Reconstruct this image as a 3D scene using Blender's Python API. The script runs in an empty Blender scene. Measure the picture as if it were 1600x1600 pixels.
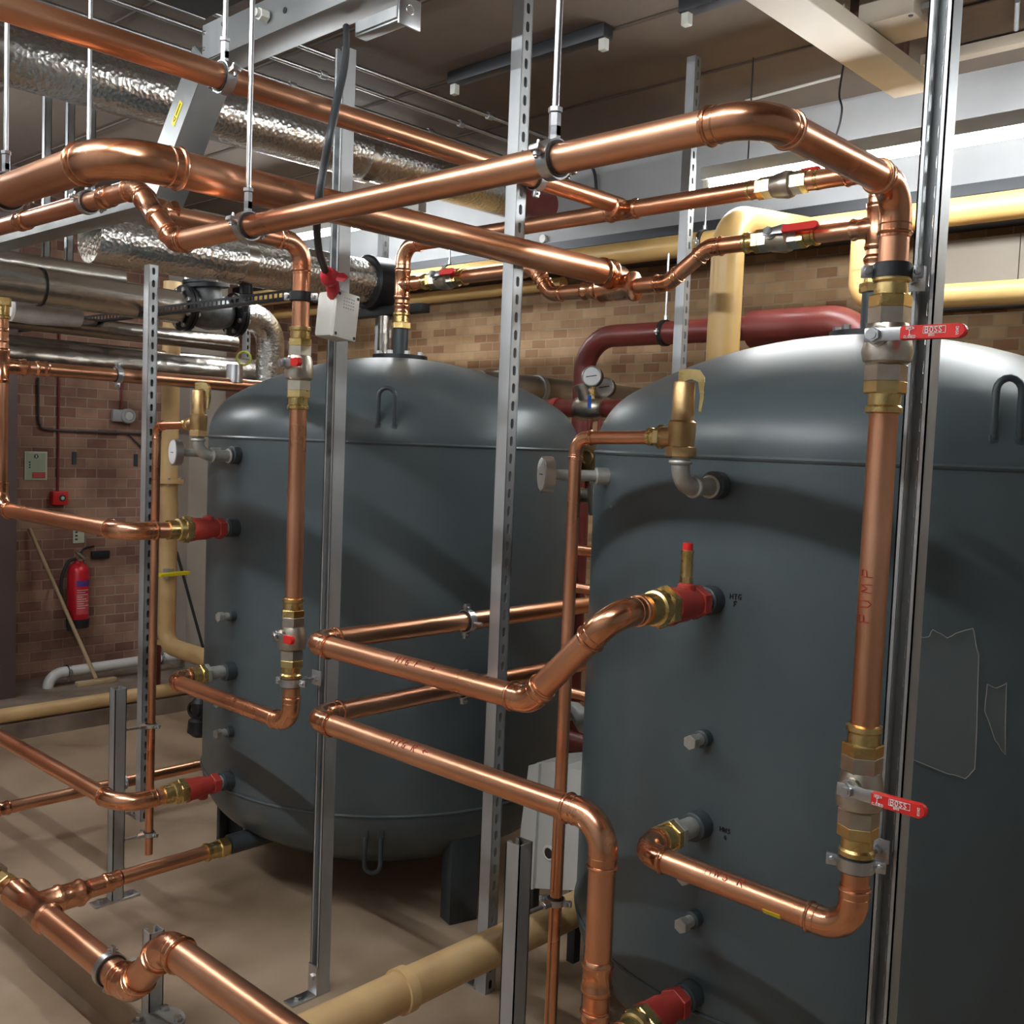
import bpy, bmesh, math, random
from mathutils import Vector, Matrix
random.seed(7)
R = math.radians
V = Vector
# ------------------------------------------------------------------ camera, world, lamps, exposure
F, YAW, PITCH, ROLL, EYE = 1604.7, R(43.10), R(-3.638), R(2.246), 1.62
fw = V((math.cos(YAW)*math.cos(PITCH), math.sin(YAW)*math.cos(PITCH), math.sin(PITCH)))
r0 = V((math.sin(YAW), -math.cos(YAW), 0)); u0 = r0.cross(fw)
rt = r0*math.cos(ROLL) + u0*math.sin(ROLL); up = u0*math.cos(ROLL) - r0*math.sin(ROLL)
EYEP = V((0, 0, EYE))
scene = bpy.context.scene
cd = bpy.data.cameras.new('camera'); cam = bpy.data.objects.new('camera', cd)
scene.collection.objects.link(cam)
M4 = Matrix((rt, up, -fw)).transposed().to_4x4(); M4.translation = EYEP
cam.matrix_world = M4
cd.sensor_width = 36; cd.lens = F/1600*36; cd.clip_start = 0.05
scene.camera = cam
world = bpy.data.worlds.new('world'); scene.world = world; world.use_nodes = True
world.node_tree.nodes['Background'].inputs[0].default_value = (0.9, 0.93, 1.0, 1)
world.node_tree.nodes['Background'].inputs[1].default_value = 0.02
scene.view_settings.view_transform = 'Standard'; scene.view_settings.look = 'None'
scene.view_settings.gamma = 1; scene.view_settings.use_curve_mapping = False
scene.view_settings.exposure = 1.34
TUBE_POWER = 42.0      # emission of the lit tubes seen over the tanks
ROOM_POWER = 85.0      # emission of the ceiling tubes on the camera's side

def at(px, py, x=None, y=None, z=None):
    """point of the photograph's pixel on the plane x=, y= or z="""
    v = fw + rt*((px-800)/F) - up*((py-800)/F)
    t = x/v.x if x is not None else y/v.y if y is not None else (z-EYE)/v.z
    return EYEP + v*t

# ------------------------------------------------------------------ object helpers
C = scene.collection
def tag(o, label=None, cat=None, group=None, kind=None):
    if label: o['label'] = label
    if cat: o['category'] = cat
    if group: o['group'] = group
    if kind: o['kind'] = kind
    return o
def thing(name, label, cat, loc=(0, 0, 0), group=None):
    o = bpy.data.objects.new(name, None); C.objects.link(o); o.location = loc
    o.empty_display_size = 0.05
    return tag(o, label, cat, group)

class MB:
    def __init__(s): s.bm = bmesh.new()
    def box(s, c, size, ax=None, bevel=0):
        c = V(c); X, Y, Z = ax if ax else (V((1,0,0)), V((0,1,0)), V((0,0,1)))
        X, Y, Z = V(X).normalized(), V(Y).normalized(), V(Z).normalized()
        vs = []
        for i in (-1, 1):
            for j in (-1, 1):
                for k in (-1, 1):
                    vs.append(s.bm.verts.new(c + X*(i*size[0]/2) + Y*(j*size[1]/2) + Z*(k*size[2]/2)))
        fs = []
        for q in ((0,1,3,2), (4,6,7,5), (0,4,5,1), (2,3,7,6), (0,2,6,4), (1,5,7,3)):
            fs.append(s.bm.faces.new([vs[i] for i in q]))
        if bevel:
            es = list({e for f in fs for e in f.edges})
            bmesh.ops.bevel(s.bm, geom=es, offset=bevel, segments=2, affect='EDGES', profile=0.5)
        return s
    def lathe(s, p, d, prof, seg=24, capped=True, ref=None, phase=0.0):
        p = V(p); d = V(d).normalized()
        a = V(ref) if ref else (V((0,0,1)) if abs(d.z) < 0.9 else V((1,0,0)))
        u = (a - d*a.dot(d)).normalized(); w = d.cross(u)
        rings = []
        for t, r in prof:
            rings.append([s.bm.verts.new(p + d*t + (u*math.cos(2*math.pi*i/seg+phase) + w*math.sin(2*math.pi*i/seg+phase))*r) for i in range(seg)])
        for A, B in zip(rings, rings[1:]):
            for i in range(seg):
                s.bm.faces.new((A[i], A[(i+1) % seg], B[(i+1) % seg], B[i]))
        if capped:
            s.bm.faces.new(rings[0][::-1]); s.bm.faces.new(rings[-1])
        return s
    def cyl(s, a, b, r, seg=20, r2=None):
        a, b = V(a), V(b)
        return s.lathe(a, b-a, [(0, r), ((b-a).length, r if r2 is None else r2)], seg)
    def hexa(s, p, d, t0, t1, r):
        c = r*0.06
        return s.lathe(p, d, [(t0, r-c), (t0+c, r), (t1-c, r), (t1, r-c)], 6)
    def tube(s, pts, r, seg=16, capped=True, radii=None):
        pts = [V(p) for p in pts]
        d = (pts[1]-pts[0]).normalized()
        a = V((0,0,1)) if abs(d.z) < 0.9 else V((1,0,0))
        u = (a - d*a.dot(d)).normalized(); rings = []
        for i, p in enumerate(pts):
            if i == 0: t = (pts[1]-pts[0]).normalized()
            elif i == len(pts)-1: t = (pts[-1]-pts[-2]).normalized()
            else: t = ((pts[i+1]-p).normalized() + (p-pts[i-1]).normalized()).normalized()
            u = (u - t*u.dot(t)).normalized(); w = t.cross(u)
            rr = radii[i] if radii else r
            rings.append([s.bm.verts.new(p + (u*math.cos(2*math.pi*k/seg) + w*math.sin(2*math.pi*k/seg))*rr) for k in range(seg)])
        for A, B in zip(rings, rings[1:]):
            for i in range(seg):
                s.bm.faces.new((A[i], A[(i+1) % seg], B[(i+1) % seg], B[i]))
        if capped:
            s.bm.faces.new(rings[0][::-1]); s.bm.faces.new(rings[-1])
        return s
    def ring(s, p, d, R0, r, seg=28, sub=8):
        """torus bead round an axis"""
        p = V(p); d = V(d).normalized()
        a = V((0,0,1)) if abs(d.z) < 0.9 else V((1,0,0))
        u = (a - d*a.dot(d)).normalized(); w = d.cross(u); rs = []
        for i in range(seg):
            e = u*math.cos(2*math.pi*i/seg) + w*math.sin(2*math.pi*i/seg)
            rs.append([s.bm.verts.new(p + e*(R0 + r*math.cos(2*math.pi*k/sub)) + d*(r*math.sin(2*math.pi*k/sub))) for k in range(sub)])
        for i in range(seg):
            A, B = rs[i], rs[(i+1) % seg]
            for k in range(sub):
                s.bm.faces.new((A[k], A[(k+1) % sub], B[(k+1) % sub], B[k]))
        return s
    def prism(s, poly, o, u, v, w, depth):
        o, u, v, w = V(o), V(u), V(v), V(w)
        A = [s.bm.verts.new(o + u*x + v*y) for x, y in poly]
        B = [s.bm.verts.new(o + u*x + v*y + w*depth) for x, y in poly]
        n = len(poly)
        for i in range(n):
            s.bm.faces.new((A[i], A[(i+1) % n], B[(i+1) % n], B[i]))
        s.bm.faces.new(A[::-1]); s.bm.faces.new(B)
        return s
    def build(s, name, mat, parent=None, smooth=True, off=None):
        bmesh.ops.recalc_face_normals(s.bm, faces=s.bm.faces[:])
        me = bpy.data.meshes.new(name)
        if off is None and parent is not None: off = parent_loc(parent)
        if off is not None and off.length > 0: bmesh.ops.translate(s.bm, vec=-off, verts=s.bm.verts[:])
        s.bm.to_mesh(me); s.bm.free()
        for p in me.polygons: p.use_smooth = smooth
        if smooth: me.set_sharp_from_angle(angle=R(38))
        me.materials.append(mat)
        o = bpy.data.objects.new(name, me); C.objects.link(o)
        if parent is not None: o.parent = parent
        return o
def parent_loc(p):
    v = V((0, 0, 0))
    while p is not None:
        v += V(p.location); p = p.parent
    return v
def top(name, mb, mat, label, cat, group=None, kind=None, base=None):
    """a thing that is one mesh"""
    b = V(base) if base else V((0, 0, 0))
    o = mb.build(name, mat, None, off=b)
    o.location = b
    return tag(o, label, cat, group, kind)
def struct(name, mb, mat, smooth=False):
    return tag(mb.build(name, mat, None, smooth), kind='structure')

# ------------------------------------------------------------------ materials
def new_mat(name, col, rough=0.5, metal=0.0, **kw):
    m = bpy.data.materials.new(name); m.use_nodes = True
    b = m.node_tree.nodes['Principled BSDF']
    b.inputs['Base Color'].default_value = (*col, 1); b.inputs['Roughness'].default_value = rough
    b.inputs['Metallic'].default_value = metal
    for k, v in kw.items(): b.inputs[k.replace('_', ' ')].default_value = v
    return m
def N(m, t, **kw):
    n = m.node_tree.nodes.new(t)
    for k, v in kw.items(): setattr(n, k, v)
    return n
def L(m, a, b): m.node_tree.links.new(a, b)
def bsdf(m): return m.node_tree.nodes['Principled BSDF']
def vary(m, cols, scale=4, detail=4, rough=None, bump=0, bscale=None, stretch=None, lo=0.3, hi=0.7, dist=0.01):
    """mottled base colour, roughness and bump from noise in object space"""
    tc = N(m, 'ShaderNodeTexCoord'); mp = N(m, 'ShaderNodeMapping'); L(m, tc.outputs['Object'], mp.inputs[0])
    if stretch: mp.inputs['Scale'].default_value = stretch
    nz = N(m, 'ShaderNodeTexNoise'); nz.inputs['Scale'].default_value = scale; nz.inputs['Detail'].default_value = detail
    L(m, mp.outputs[0], nz.inputs['Vector'])
    cr = N(m, 'ShaderNodeValToRGB'); cr.color_ramp.elements[0].position = lo; cr.color_ramp.elements[1].position = hi
    cr.color_ramp.elements[0].color = (*cols[0], 1); cr.color_ramp.elements[1].color = (*cols[-1], 1)
    for i, c in enumerate(cols[1:-1]):
        e = cr.color_ramp.elements.new(lo + (hi-lo)*(i+1)/(len(cols)-1)); e.color = (*c, 1)
    L(m, nz.outputs['Fac'], cr.inputs[0]); L(m, cr.outputs[0], bsdf(m).inputs['Base Color'])
    if rough:
        mr = N(m, 'ShaderNodeMapRange'); mr.inputs['To Min'].default_value = rough[0]; mr.inputs['To Max'].default_value = rough[1]
        mr.inputs['From Min'].default_value = lo; mr.inputs['From Max'].default_value = hi
        L(m, nz.outputs['Fac'], mr.inputs['Value']); L(m, mr.outputs[0], bsdf(m).inputs['Roughness'])
    if bump:
        n2 = N(m, 'ShaderNodeTexNoise'); n2.inputs['Scale'].default_value = bscale or scale*4; n2.inputs['Detail'].default_value = 6
        L(m, mp.outputs[0], n2.inputs['Vector'])
        bp = N(m, 'ShaderNodeBump'); bp.inputs['Strength'].default_value = bump; bp.inputs['Distance'].default_value = dist
        L(m, n2.outputs['Fac'], bp.inputs['Height']); L(m, bp.outputs[0], bsdf(m).inputs['Normal'])
    return m
copper = vary(new_mat('copper', (0.8, 0.4, 0.25), 0.3, 1.0), [(0.68, 0.315, 0.175), (0.77, 0.385, 0.225), (0.84, 0.45, 0.28)], 3, 4, (0.26, 0.37), 0.04, 60, dist=0.002)
copper_fit = vary(new_mat('copper_fitting', (0.8, 0.4, 0.25), 0.2, 1.0), [(0.66, 0.30, 0.16), (0.83, 0.43, 0.26)], 14, 4, (0.16, 0.29), 0.10, 45, dist=0.004)
brass = vary(new_mat('brass', (0.8, 0.6, 0.25), 0.25, 1.0), [(0.62, 0.43, 0.15), (0.82, 0.64, 0.30)], 20, 3, (0.2, 0.36))
bronze = vary(new_mat('bronze', (0.5, 0.36, 0.16), 0.45, 1.0), [(0.40, 0.25, 0.11), (0.58, 0.40, 0.20)], 25, 3, (0.38, 0.5), 0.1, 120, dist=0.002)
nickel = vary(new_mat('nickel_plated_brass', (0.6, 0.55, 0.48), 0.34, 1.0), [(0.50, 0.45, 0.37), (0.66, 0.61, 0.52)], 20, 3, (0.28, 0.42))
galv = vary(new_mat('galvanised_steel', (0.55, 0.57, 0.58), 0.38, 0.65), [(0.36, 0.38, 0.39), (0.47, 0.49, 0.50), (0.55, 0.56, 0.56)], 9, 6, (0.40, 0.52), stretch=(1, 1, 0.25))
zinc = vary(new_mat('zinc_plate', (0.7, 0.71, 0.72), 0.25, 1.0), [(0.52, 0.53, 0.54), (0.64, 0.65, 0.66)], 12, 2, (0.28, 0.36))
galv_iron = vary(new_mat('galvanised_iron', (0.45, 0.45, 0.42), 0.5, 0.6), [(0.36, 0.36, 0.33), (0.50, 0.50, 0.46)], 30, 3, (0.4, 0.55))
rubber = new_mat('black_rubber', (0.02, 0.02, 0.022), 0.6)
black_iron = new_mat('black_iron', (0.025, 0.026, 0.03), 0.42, 0.3)
red_plastic = new_mat('red_plastic', (0.66, 0.025, 0.02), 0.35)
red_oxide = vary(new_mat('red_oxide_paint', (0.25, 0.05, 0.035), 0.38), [(0.15, 0.028, 0.023), (0.215, 0.044, 0.034)], 6, 3, (0.32, 0.45))
red_cast = vary(new_mat('red_cast_valve', (0.42, 0.05, 0.04), 0.5), [(0.36, 0.030, 0.022), (0.46, 0.055, 0.040)], 30, 3, (0.4, 0.6), 0.15, 150, dist=0.002)
yellow = vary(new_mat('yellow_ochre_paint', (0.62, 0.42, 0.13), 0.42), [(0.52, 0.33, 0.15), (0.64, 0.43, 0.20), (0.70, 0.49, 0.25)], 5, 6, (0.34, 0.5), 0.05, 30, dist=0.003)
yellow_bright = vary(new_mat('yellow_gas_paint', (0.72, 0.50, 0.16), 0.36), [(0.58, 0.37, 0.13), (0.70, 0.46, 0.18)], 4, 4, (0.28, 0.42))
white_pvc = new_mat('white_pipe', (0.66, 0.66, 0.64), 0.4)
white_plastic = new_mat('white_plastic', (0.68, 0.68, 0.62), 0.35)
offwhite = vary(new_mat('offwhite_paint', (0.6, 0.58, 0.53), 0.6), [(0.30, 0.305, 0.31), (0.37, 0.375, 0.38)], 3, 5)
cream = vary(new_mat('cream_paint', (0.62, 0.55, 0.44), 0.6), [(0.55, 0.46, 0.35), (0.68, 0.61, 0.50)], 2, 5)
dark_steel = new_mat('dark_steel', (0.05, 0.052, 0.056), 0.45, 0.6)
trunk_m = vary(new_mat('trunking_steel', (0.4, 0.42, 0.42), 0.45, 0.7), [(0.32, 0.335, 0.335), (0.44, 0.46, 0.46)], 3, 5, (0.38, 0.5))
marker = new_mat('red_marker_ink', (0.33, 0.03, 0.012), 0.6)
black_ink = new_mat('black_marker_ink', (0.01, 0.01, 0.012), 0.6)
white_ink = new_mat('white_print', (0.80, 0.74, 0.72), 0.5)
wood = vary(new_mat('pale_wood', (0.5, 0.38, 0.22), 0.6), [(0.42, 0.30, 0.16), (0.56, 0.42, 0.25)], 8, 4, stretch=(1, 1, 0.2))
orange_wood = new_mat('timber_batten', (0.50, 0.27, 0.10), 0.6)
cable_m = new_mat('cable_sheath', (0.035, 0.04, 0.045), 0.45)
casing = new_mat('pale_grey_casing', (0.56, 0.57, 0.55), 0.4)
glass_white = new_mat('gauge_face', (0.75, 0.77, 0.78), 0.12)
tank_m = vary(new_mat('tank_paint', (0.045, 0.06, 0.066), 0.36), [(0.062, 0.081, 0.088), (0.072, 0.093, 0.101)], 1.6, 4, (0.33, 0.42), 0.03, 3, dist=0.02)
tank_dark = new_mat('tank_fitting_paint', (0.04, 0.052, 0.058), 0.45)
def foil_mat(name, cell, strength, col=(0.62, 0.61, 0.58)):
    m = new_mat(name, col, 0.26, 1.0)
    tc = N(m, 'ShaderNodeTexCoord'); vo = N(m, 'ShaderNodeTexVoronoi'); vo.inputs['Scale'].default_value = cell
    nz = N(m, 'ShaderNodeTexNoise'); nz.inputs['Scale'].default_value = cell*0.5; nz.inputs['Detail'].default_value = 8; nz.inputs['Distortion'].default_value = 1.5
    mix = N(m, 'ShaderNodeMath', operation='ADD')
    L(m, tc.outputs['Object'], vo.inputs['Vector']); L(m, tc.outputs['Object'], nz.inputs['Vector'])
    L(m, vo.outputs['Distance'], mix.inputs[0]); L(m, nz.outputs['Fac'], mix.inputs[1])
    bp = N(m, 'ShaderNodeBump'); bp.inputs['Strength'].default_value = strength; bp.inputs['Distance'].default_value = 0.012
    L(m, mix.outputs[0], bp.inputs['Height']); L(m, bp.outputs[0], bsdf(m).inputs['Normal'])
    return m
foil = foil_mat('crinkled_foil', 60, 0.22, (0.72, 0.71, 0.68))
foil_smooth = foil_mat('smooth_foil', 22, 0.12, (0.66, 0.62, 0.56))
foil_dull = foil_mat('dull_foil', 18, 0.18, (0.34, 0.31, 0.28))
def tube_mat(name, s):
    m = new_mat(name, (1, 1, 1)); b = bsdf(m)
    b.inputs['Emission Color'].default_value = (0.93, 0.97, 1.0, 1); b.inputs['Emission Strength'].default_value = s
    return m
tube_lit = tube_mat('lit_tube', TUBE_POWER); room_lit = tube_mat('lit_room_tube', ROOM_POWER)
def brick_mat(name, plane, c1, c2, mortar, dark, bw=0.15, rh=0.075):
    m = new_mat(name, c1, 0.75)
    tc = N(m, 'ShaderNodeTexCoord'); sp = N(m, 'ShaderNodeSeparateXYZ'); cb = N(m, 'ShaderNodeCombineXYZ')
    L(m, tc.outputs['Object'], sp.inputs[0]); L(m, sp.outputs[0 if plane == 'x' else 1], cb.inputs[0]); L(m, sp.outputs[2], cb.inputs[1])
    bk = N(m, 'ShaderNodeTexBrick'); L(m, cb.outputs[0], bk.inputs['Vector'])
    for k, v in (('Scale', 1.0), ('Mortar Size', 0.005), ('Brick Width', bw), ('Row Height', rh), ('Bias', -0.1), ('Mortar Smooth', 0.3)): bk.inputs[k].default_value = v
    bk.inputs['Color1'].default_value = (*c1, 1); bk.inputs['Color2'].default_value = (*c2, 1); bk.inputs['Mortar'].default_value = (*mortar, 1)
    nz = N(m, 'ShaderNodeTexNoise'); nz.inputs['Scale'].default_value = 3.2; nz.inputs['Detail'].default_value = 9; L(m, cb.outputs[0], nz.inputs['Vector'])
    cr = N(m, 'ShaderNodeValToRGB'); cr.color_ramp.elements[0].position = 0.36; cr.color_ramp.elements[1].position = 0.62
    cr.color_ramp.elements[0].color = (*dark, 1); cr.color_ramp.elements[1].color = (1, 1, 1, 1); L(m, nz.outputs['Fac'], cr.inputs[0])
    mx = N(m, 'ShaderNodeMix', data_type='RGBA', blend_type='MULTIPLY'); mx.inputs['Factor'].default_value = 0.8
    L(m, bk.outputs['Color'], mx.inputs['A']); L(m, cr.outputs[0], mx.inputs['B']); L(m, mx.outputs['Result'], bsdf(m).inputs['Base Color'])
    bp = N(m, 'ShaderNodeBump'); bp.inputs['Strength'].default_value = 0.6; bp.inputs['Distance'].default_value = 0.006; bp.invert = True
    L(m, bk.outputs['Fac'], bp.inputs['Height']); L(m, bp.outputs[0], bsdf(m).inputs['Normal'])
    return m
brick_left = brick_mat('red_brown_brick', 'x', (0.46, 0.275, 0.19), (0.25, 0.115, 0.085), (0.46, 0.34, 0.26), (0.45, 0.38, 0.38), 0.145, 0.068)
brick_back = brick_mat('buff_brick', 'y', (0.52, 0.34, 0.18), (0.27, 0.125, 0.055), (0.44, 0.32, 0.20), (0.7, 0.62, 0.55), 0.12, 0.058)
floor_m = vary(new_mat('floor_concrete', (0.4, 0.3, 0.22), 0.6), [(0.22, 0.155, 0.10), (0.36, 0.26, 0.175), (0.43, 0.32, 0.225)], 2.2, 9, (0.40, 0.62), 0.08, 12)
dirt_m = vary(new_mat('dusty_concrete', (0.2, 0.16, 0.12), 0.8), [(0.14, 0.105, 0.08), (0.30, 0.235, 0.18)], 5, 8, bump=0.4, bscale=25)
ceil_m = vary(new_mat('ceiling_concrete', (0.25, 0.2, 0.17), 0.8), [(0.15, 0.115, 0.09), (0.21, 0.165, 0.13)], 1.2, 6, bump=0.2, bscale=20)
pillar_m = vary(new_mat('pillar_concrete', (0.35, 0.3, 0.25), 0.7), [(0.34, 0.30, 0.25), (0.44, 0.39, 0.33)], 2, 6, bump=0.1, bscale=30)
film_m = new_mat('clear_film', (0.75, 0.73, 0.68), 0.12)
bsdf(film_m).inputs['Alpha'].default_value = 0.06

# ------------------------------------------------------------------ single-stroke lettering
G = {'P': [[(0,0),(0,1),(.5,1),(.6,.8),(.5,.55),(0,.5)]], 'U': [[(0,1),(.05,.25),(.3,0),(.55,.25),(.6,1)]],
 'M': [[(0,0),(.05,1),(.35,.4),(.65,1),(.7,0)]], 'H': [[(0,0),(0,1)],[(.6,0),(.6,1)],[(0,.5),(.6,.5)]],
 'T': [[(0,1),(.6,1)],[(.3,1),(.3,0)]], 'G': [[(.6,.85),(.3,1),(0,.6),(.1,.1),(.45,0),(.6,.4),(.3,.4)]],
 'F': [[(0,0),(0,1),(.55,1)],[(0,.5),(.4,.5)]], 'R': [[(0,0),(0,1),(.5,1),(.6,.8),(.45,.55),(0,.5)],[(.2,.5),(.6,0)]],
 'W': [[(0,1),(.15,0),(.35,.7),(.55,0),(.7,1)]], 'S': [[(.55,.85),(.3,1),(.05,.8),(.3,.5),(.55,.25),(.3,0),(0,.15)]],
 'N': [[(0,0),(0,1),(.55,0),(.55,1)]], '/': [[(0,0),(.4,1)]], 'A': [[(0,0),(.3,1),(.6,0)],[(.12,.4),(.48,.4)]],
 'B': [[(0,0),(0,1),(.4,1),(.5,.75),(.4,.53),(0,.5)],[(.4,.53),(.58,.28),(.45,0),(0,0)]],
 'O': [[(.3,1),(.05,.75),(.05,.25),(.3,0),(.55,.25),(.55,.75),(.3,1)]], 'E': [[(.55,0),(0,0),(0,1),(.55,1)],[(0,.5),(.45,.5)]],
 'C': [[(.55,.85),(.3,1),(.05,.7),(.05,.3),(.3,0),(.55,.15)]], 'L': [[(0,1),(0,0),(.5,0)]],
 'D': [[(0,0),(0,1),(.35,1),(.6,.7),(.6,.3),(.35,0),(0,0)]], 'Q': [[(.3,1),(.05,.6),(.3,.2),(.55,.6),(.3,1)],[(.35,.35),(.6,.1)]],
 'K': [[(0,0),(0,1)],[(.55,1),(0,.45),(.6,0)]], 'I': [[(.1,0),(.1,1)]], ' ': [],
 '>': [[(0,.5),(.9,.5)],[(.6,.75),(.95,.5),(.6,.25)]], '<': [[(.95,.5),(.05,.5)],[(.35,.75),(0,.5),(.35,.25)]],
 '|': [[(.1,0),(.5,0)],[(.3,0),(.3,1)],[(.1,1),(.5,1)]]}
def strokes(txt, fn, h, w=0.0012, gap=0.3, jitter=0.0):
    """fn(u, v) -> point; u along the writing, v up; h letter height"""
    mb = MB(); u = 0
    for ch in txt:
        dy = random.uniform(-1, 1)*jitter
        for line in G[ch]:
            pts = []
            for (a, b), (c, d) in zip(line, line[1:]):
                for k in range(4): pts.append((a+(c-a)*k/4, b+(d-b)*k/4))
            pts.append(line[-1])
            mb.tube([fn(u+x*h, (y+dy)*h) for x, y in pts], w, 5)
        wd = 0.4 if ch == ' ' else max([x for l in G[ch] for x, y in l] or [0.4])
        u += (wd+gap)*h
    return mb
def on_cyl(p, axis, side, r):
    """map u along axis, v round the pipe starting at side"""
    p = V(p); axis = V(axis).normalized(); side = V(side); side = (side - axis*side.dot(axis)).normalized(); up_ = side.cross(axis)
    def fn(u, v):
        a = v/r
        return p + axis*u + (side*math.cos(a) + up_*math.sin(a))*(r+0.0004)
    return fn
# ------------------------------------------------------------------ pipe fittings
def bead_profile(L_, r, beads=(0.12, 0.88)):
    """socket outline: slightly wider than the pipe, a rolled bead by each end"""
    return [(0, r*1.03), (0.003, r*1.12), (0.008, r*1.20), (0.014, r*1.20), (0.019, r*1.10), (L_-0.019, r*1.10), (L_-0.014, r*1.20), (L_-0.008, r*1.20), (L_-0.003, r*1.12), (L_, r*1.03)]
def run(name, label, pts, r, rb=None, sock=None, mat=None, fit=None, cat='pipe', group=None, seg=32, beads=True, parent=None, tees=()):
    """a pipe run: straight lengths are parts 'pipe', corners are parts 'elbow'"""
    mat = mat or copper; fit = fit or copper_fit
    pts = [V(p) for p in pts]; rb = rb or r*2.4; sock = r*1.0 if sock is None else sock
    t = parent or thing(name, label, cat, tuple(pts[0]), group)
    cur = pts[0]
    for i in range(1, len(pts)):
        if i == len(pts)-1:
            MB().cyl(cur, pts[i], r, seg).build('pipe', mat, t); break
        a = (pts[i]-pts[i-1]).normalized(); b = (pts[i+1]-pts[i]).normalized()
        th = a.angle(b); d = rb*math.tan(th/2)
        s, e = pts[i]-a*d, pts[i]+b*d
        so = min(sock, ((s-pts[i-1]).length)*0.95)
        n = max(6, int(th/R(7)))
        cdir = (b-a).normalized(); cen = pts[i] + cdir*(rb/math.cos(th/2))
        nrm = a.cross(b).normalized(); arc = []
        for k in range(n+1):
            q = Matrix.Rotation(th*k/n, 3, nrm) @ (s-cen); arc.append(cen+q)
        es, ee = s-a*so, e+b*so
        if (s-cur).dot(a)-so > 0.002: MB().cyl(cur, es+a*0.006, r, seg).build('pipe', mat, t)
        mb = MB().tube([es] + arc + [ee], r*(1.08 if beads else 1.0), seg)
        if beads:
            for p_, dd in ((es, a), (ee, -b)):
                mb.ring(p_+dd*0.007, dd, r*1.08, r*0.13, seg)
            for p_, dd in ((s, -a), (e, b)): mb.ring(p_+dd*(so*0.25), dd, r*1.07, r*0.05, seg)
        mb.build('elbow', fit, t)
        cur = ee-b*0.006
    return t
def coupling(parent, p, d, r, L_=0.06, mat=None):
    d = V(d).normalized()
    return MB().lathe(V(p)-d*L_/2, d, bead_profile(L_, r), 32).build('coupling', mat or copper_fit, parent)
def tee(parent, p, axis, br, r, r2=None, L_=None, Lb=None):
    axis, br = V(axis).normalized(), V(br).normalized(); r2 = r2 or r; L_ = L_ or r*4.2; Lb = Lb or r*2.4
    mb = MB().lathe(V(p)-axis*L_/2, axis, bead_profile(L_, r), 32)
    mb.lathe(V(p), br, [(r*0.3, r*1.05), (r*1.25, r2*1.22), (r*1.5, r2*1.09), (Lb-0.014, r2*1.09), (Lb-0.008, r2*1.22), (Lb-0.003, r2*1.22), (Lb, r2*1.05)], 32)
    return mb.build('tee', copper_fit, parent)
def adapter(parent, p, d, r, L_=0.055, hexr=None):
    """brass press adapter: beaded end at p, hexagon at the far end"""
    h = hexr or r*1.42
    mb = MB().lathe(p, d, [(0, r*1.05), (0.002, r*1.25), (0.010, r*1.25), (0.014, r*1.1), (L_*0.62, r*1.12)], 32)
    mb.hexa(p, d, L_*0.6, L_, h)
    return mb.build('adapter', brass, parent)
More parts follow.
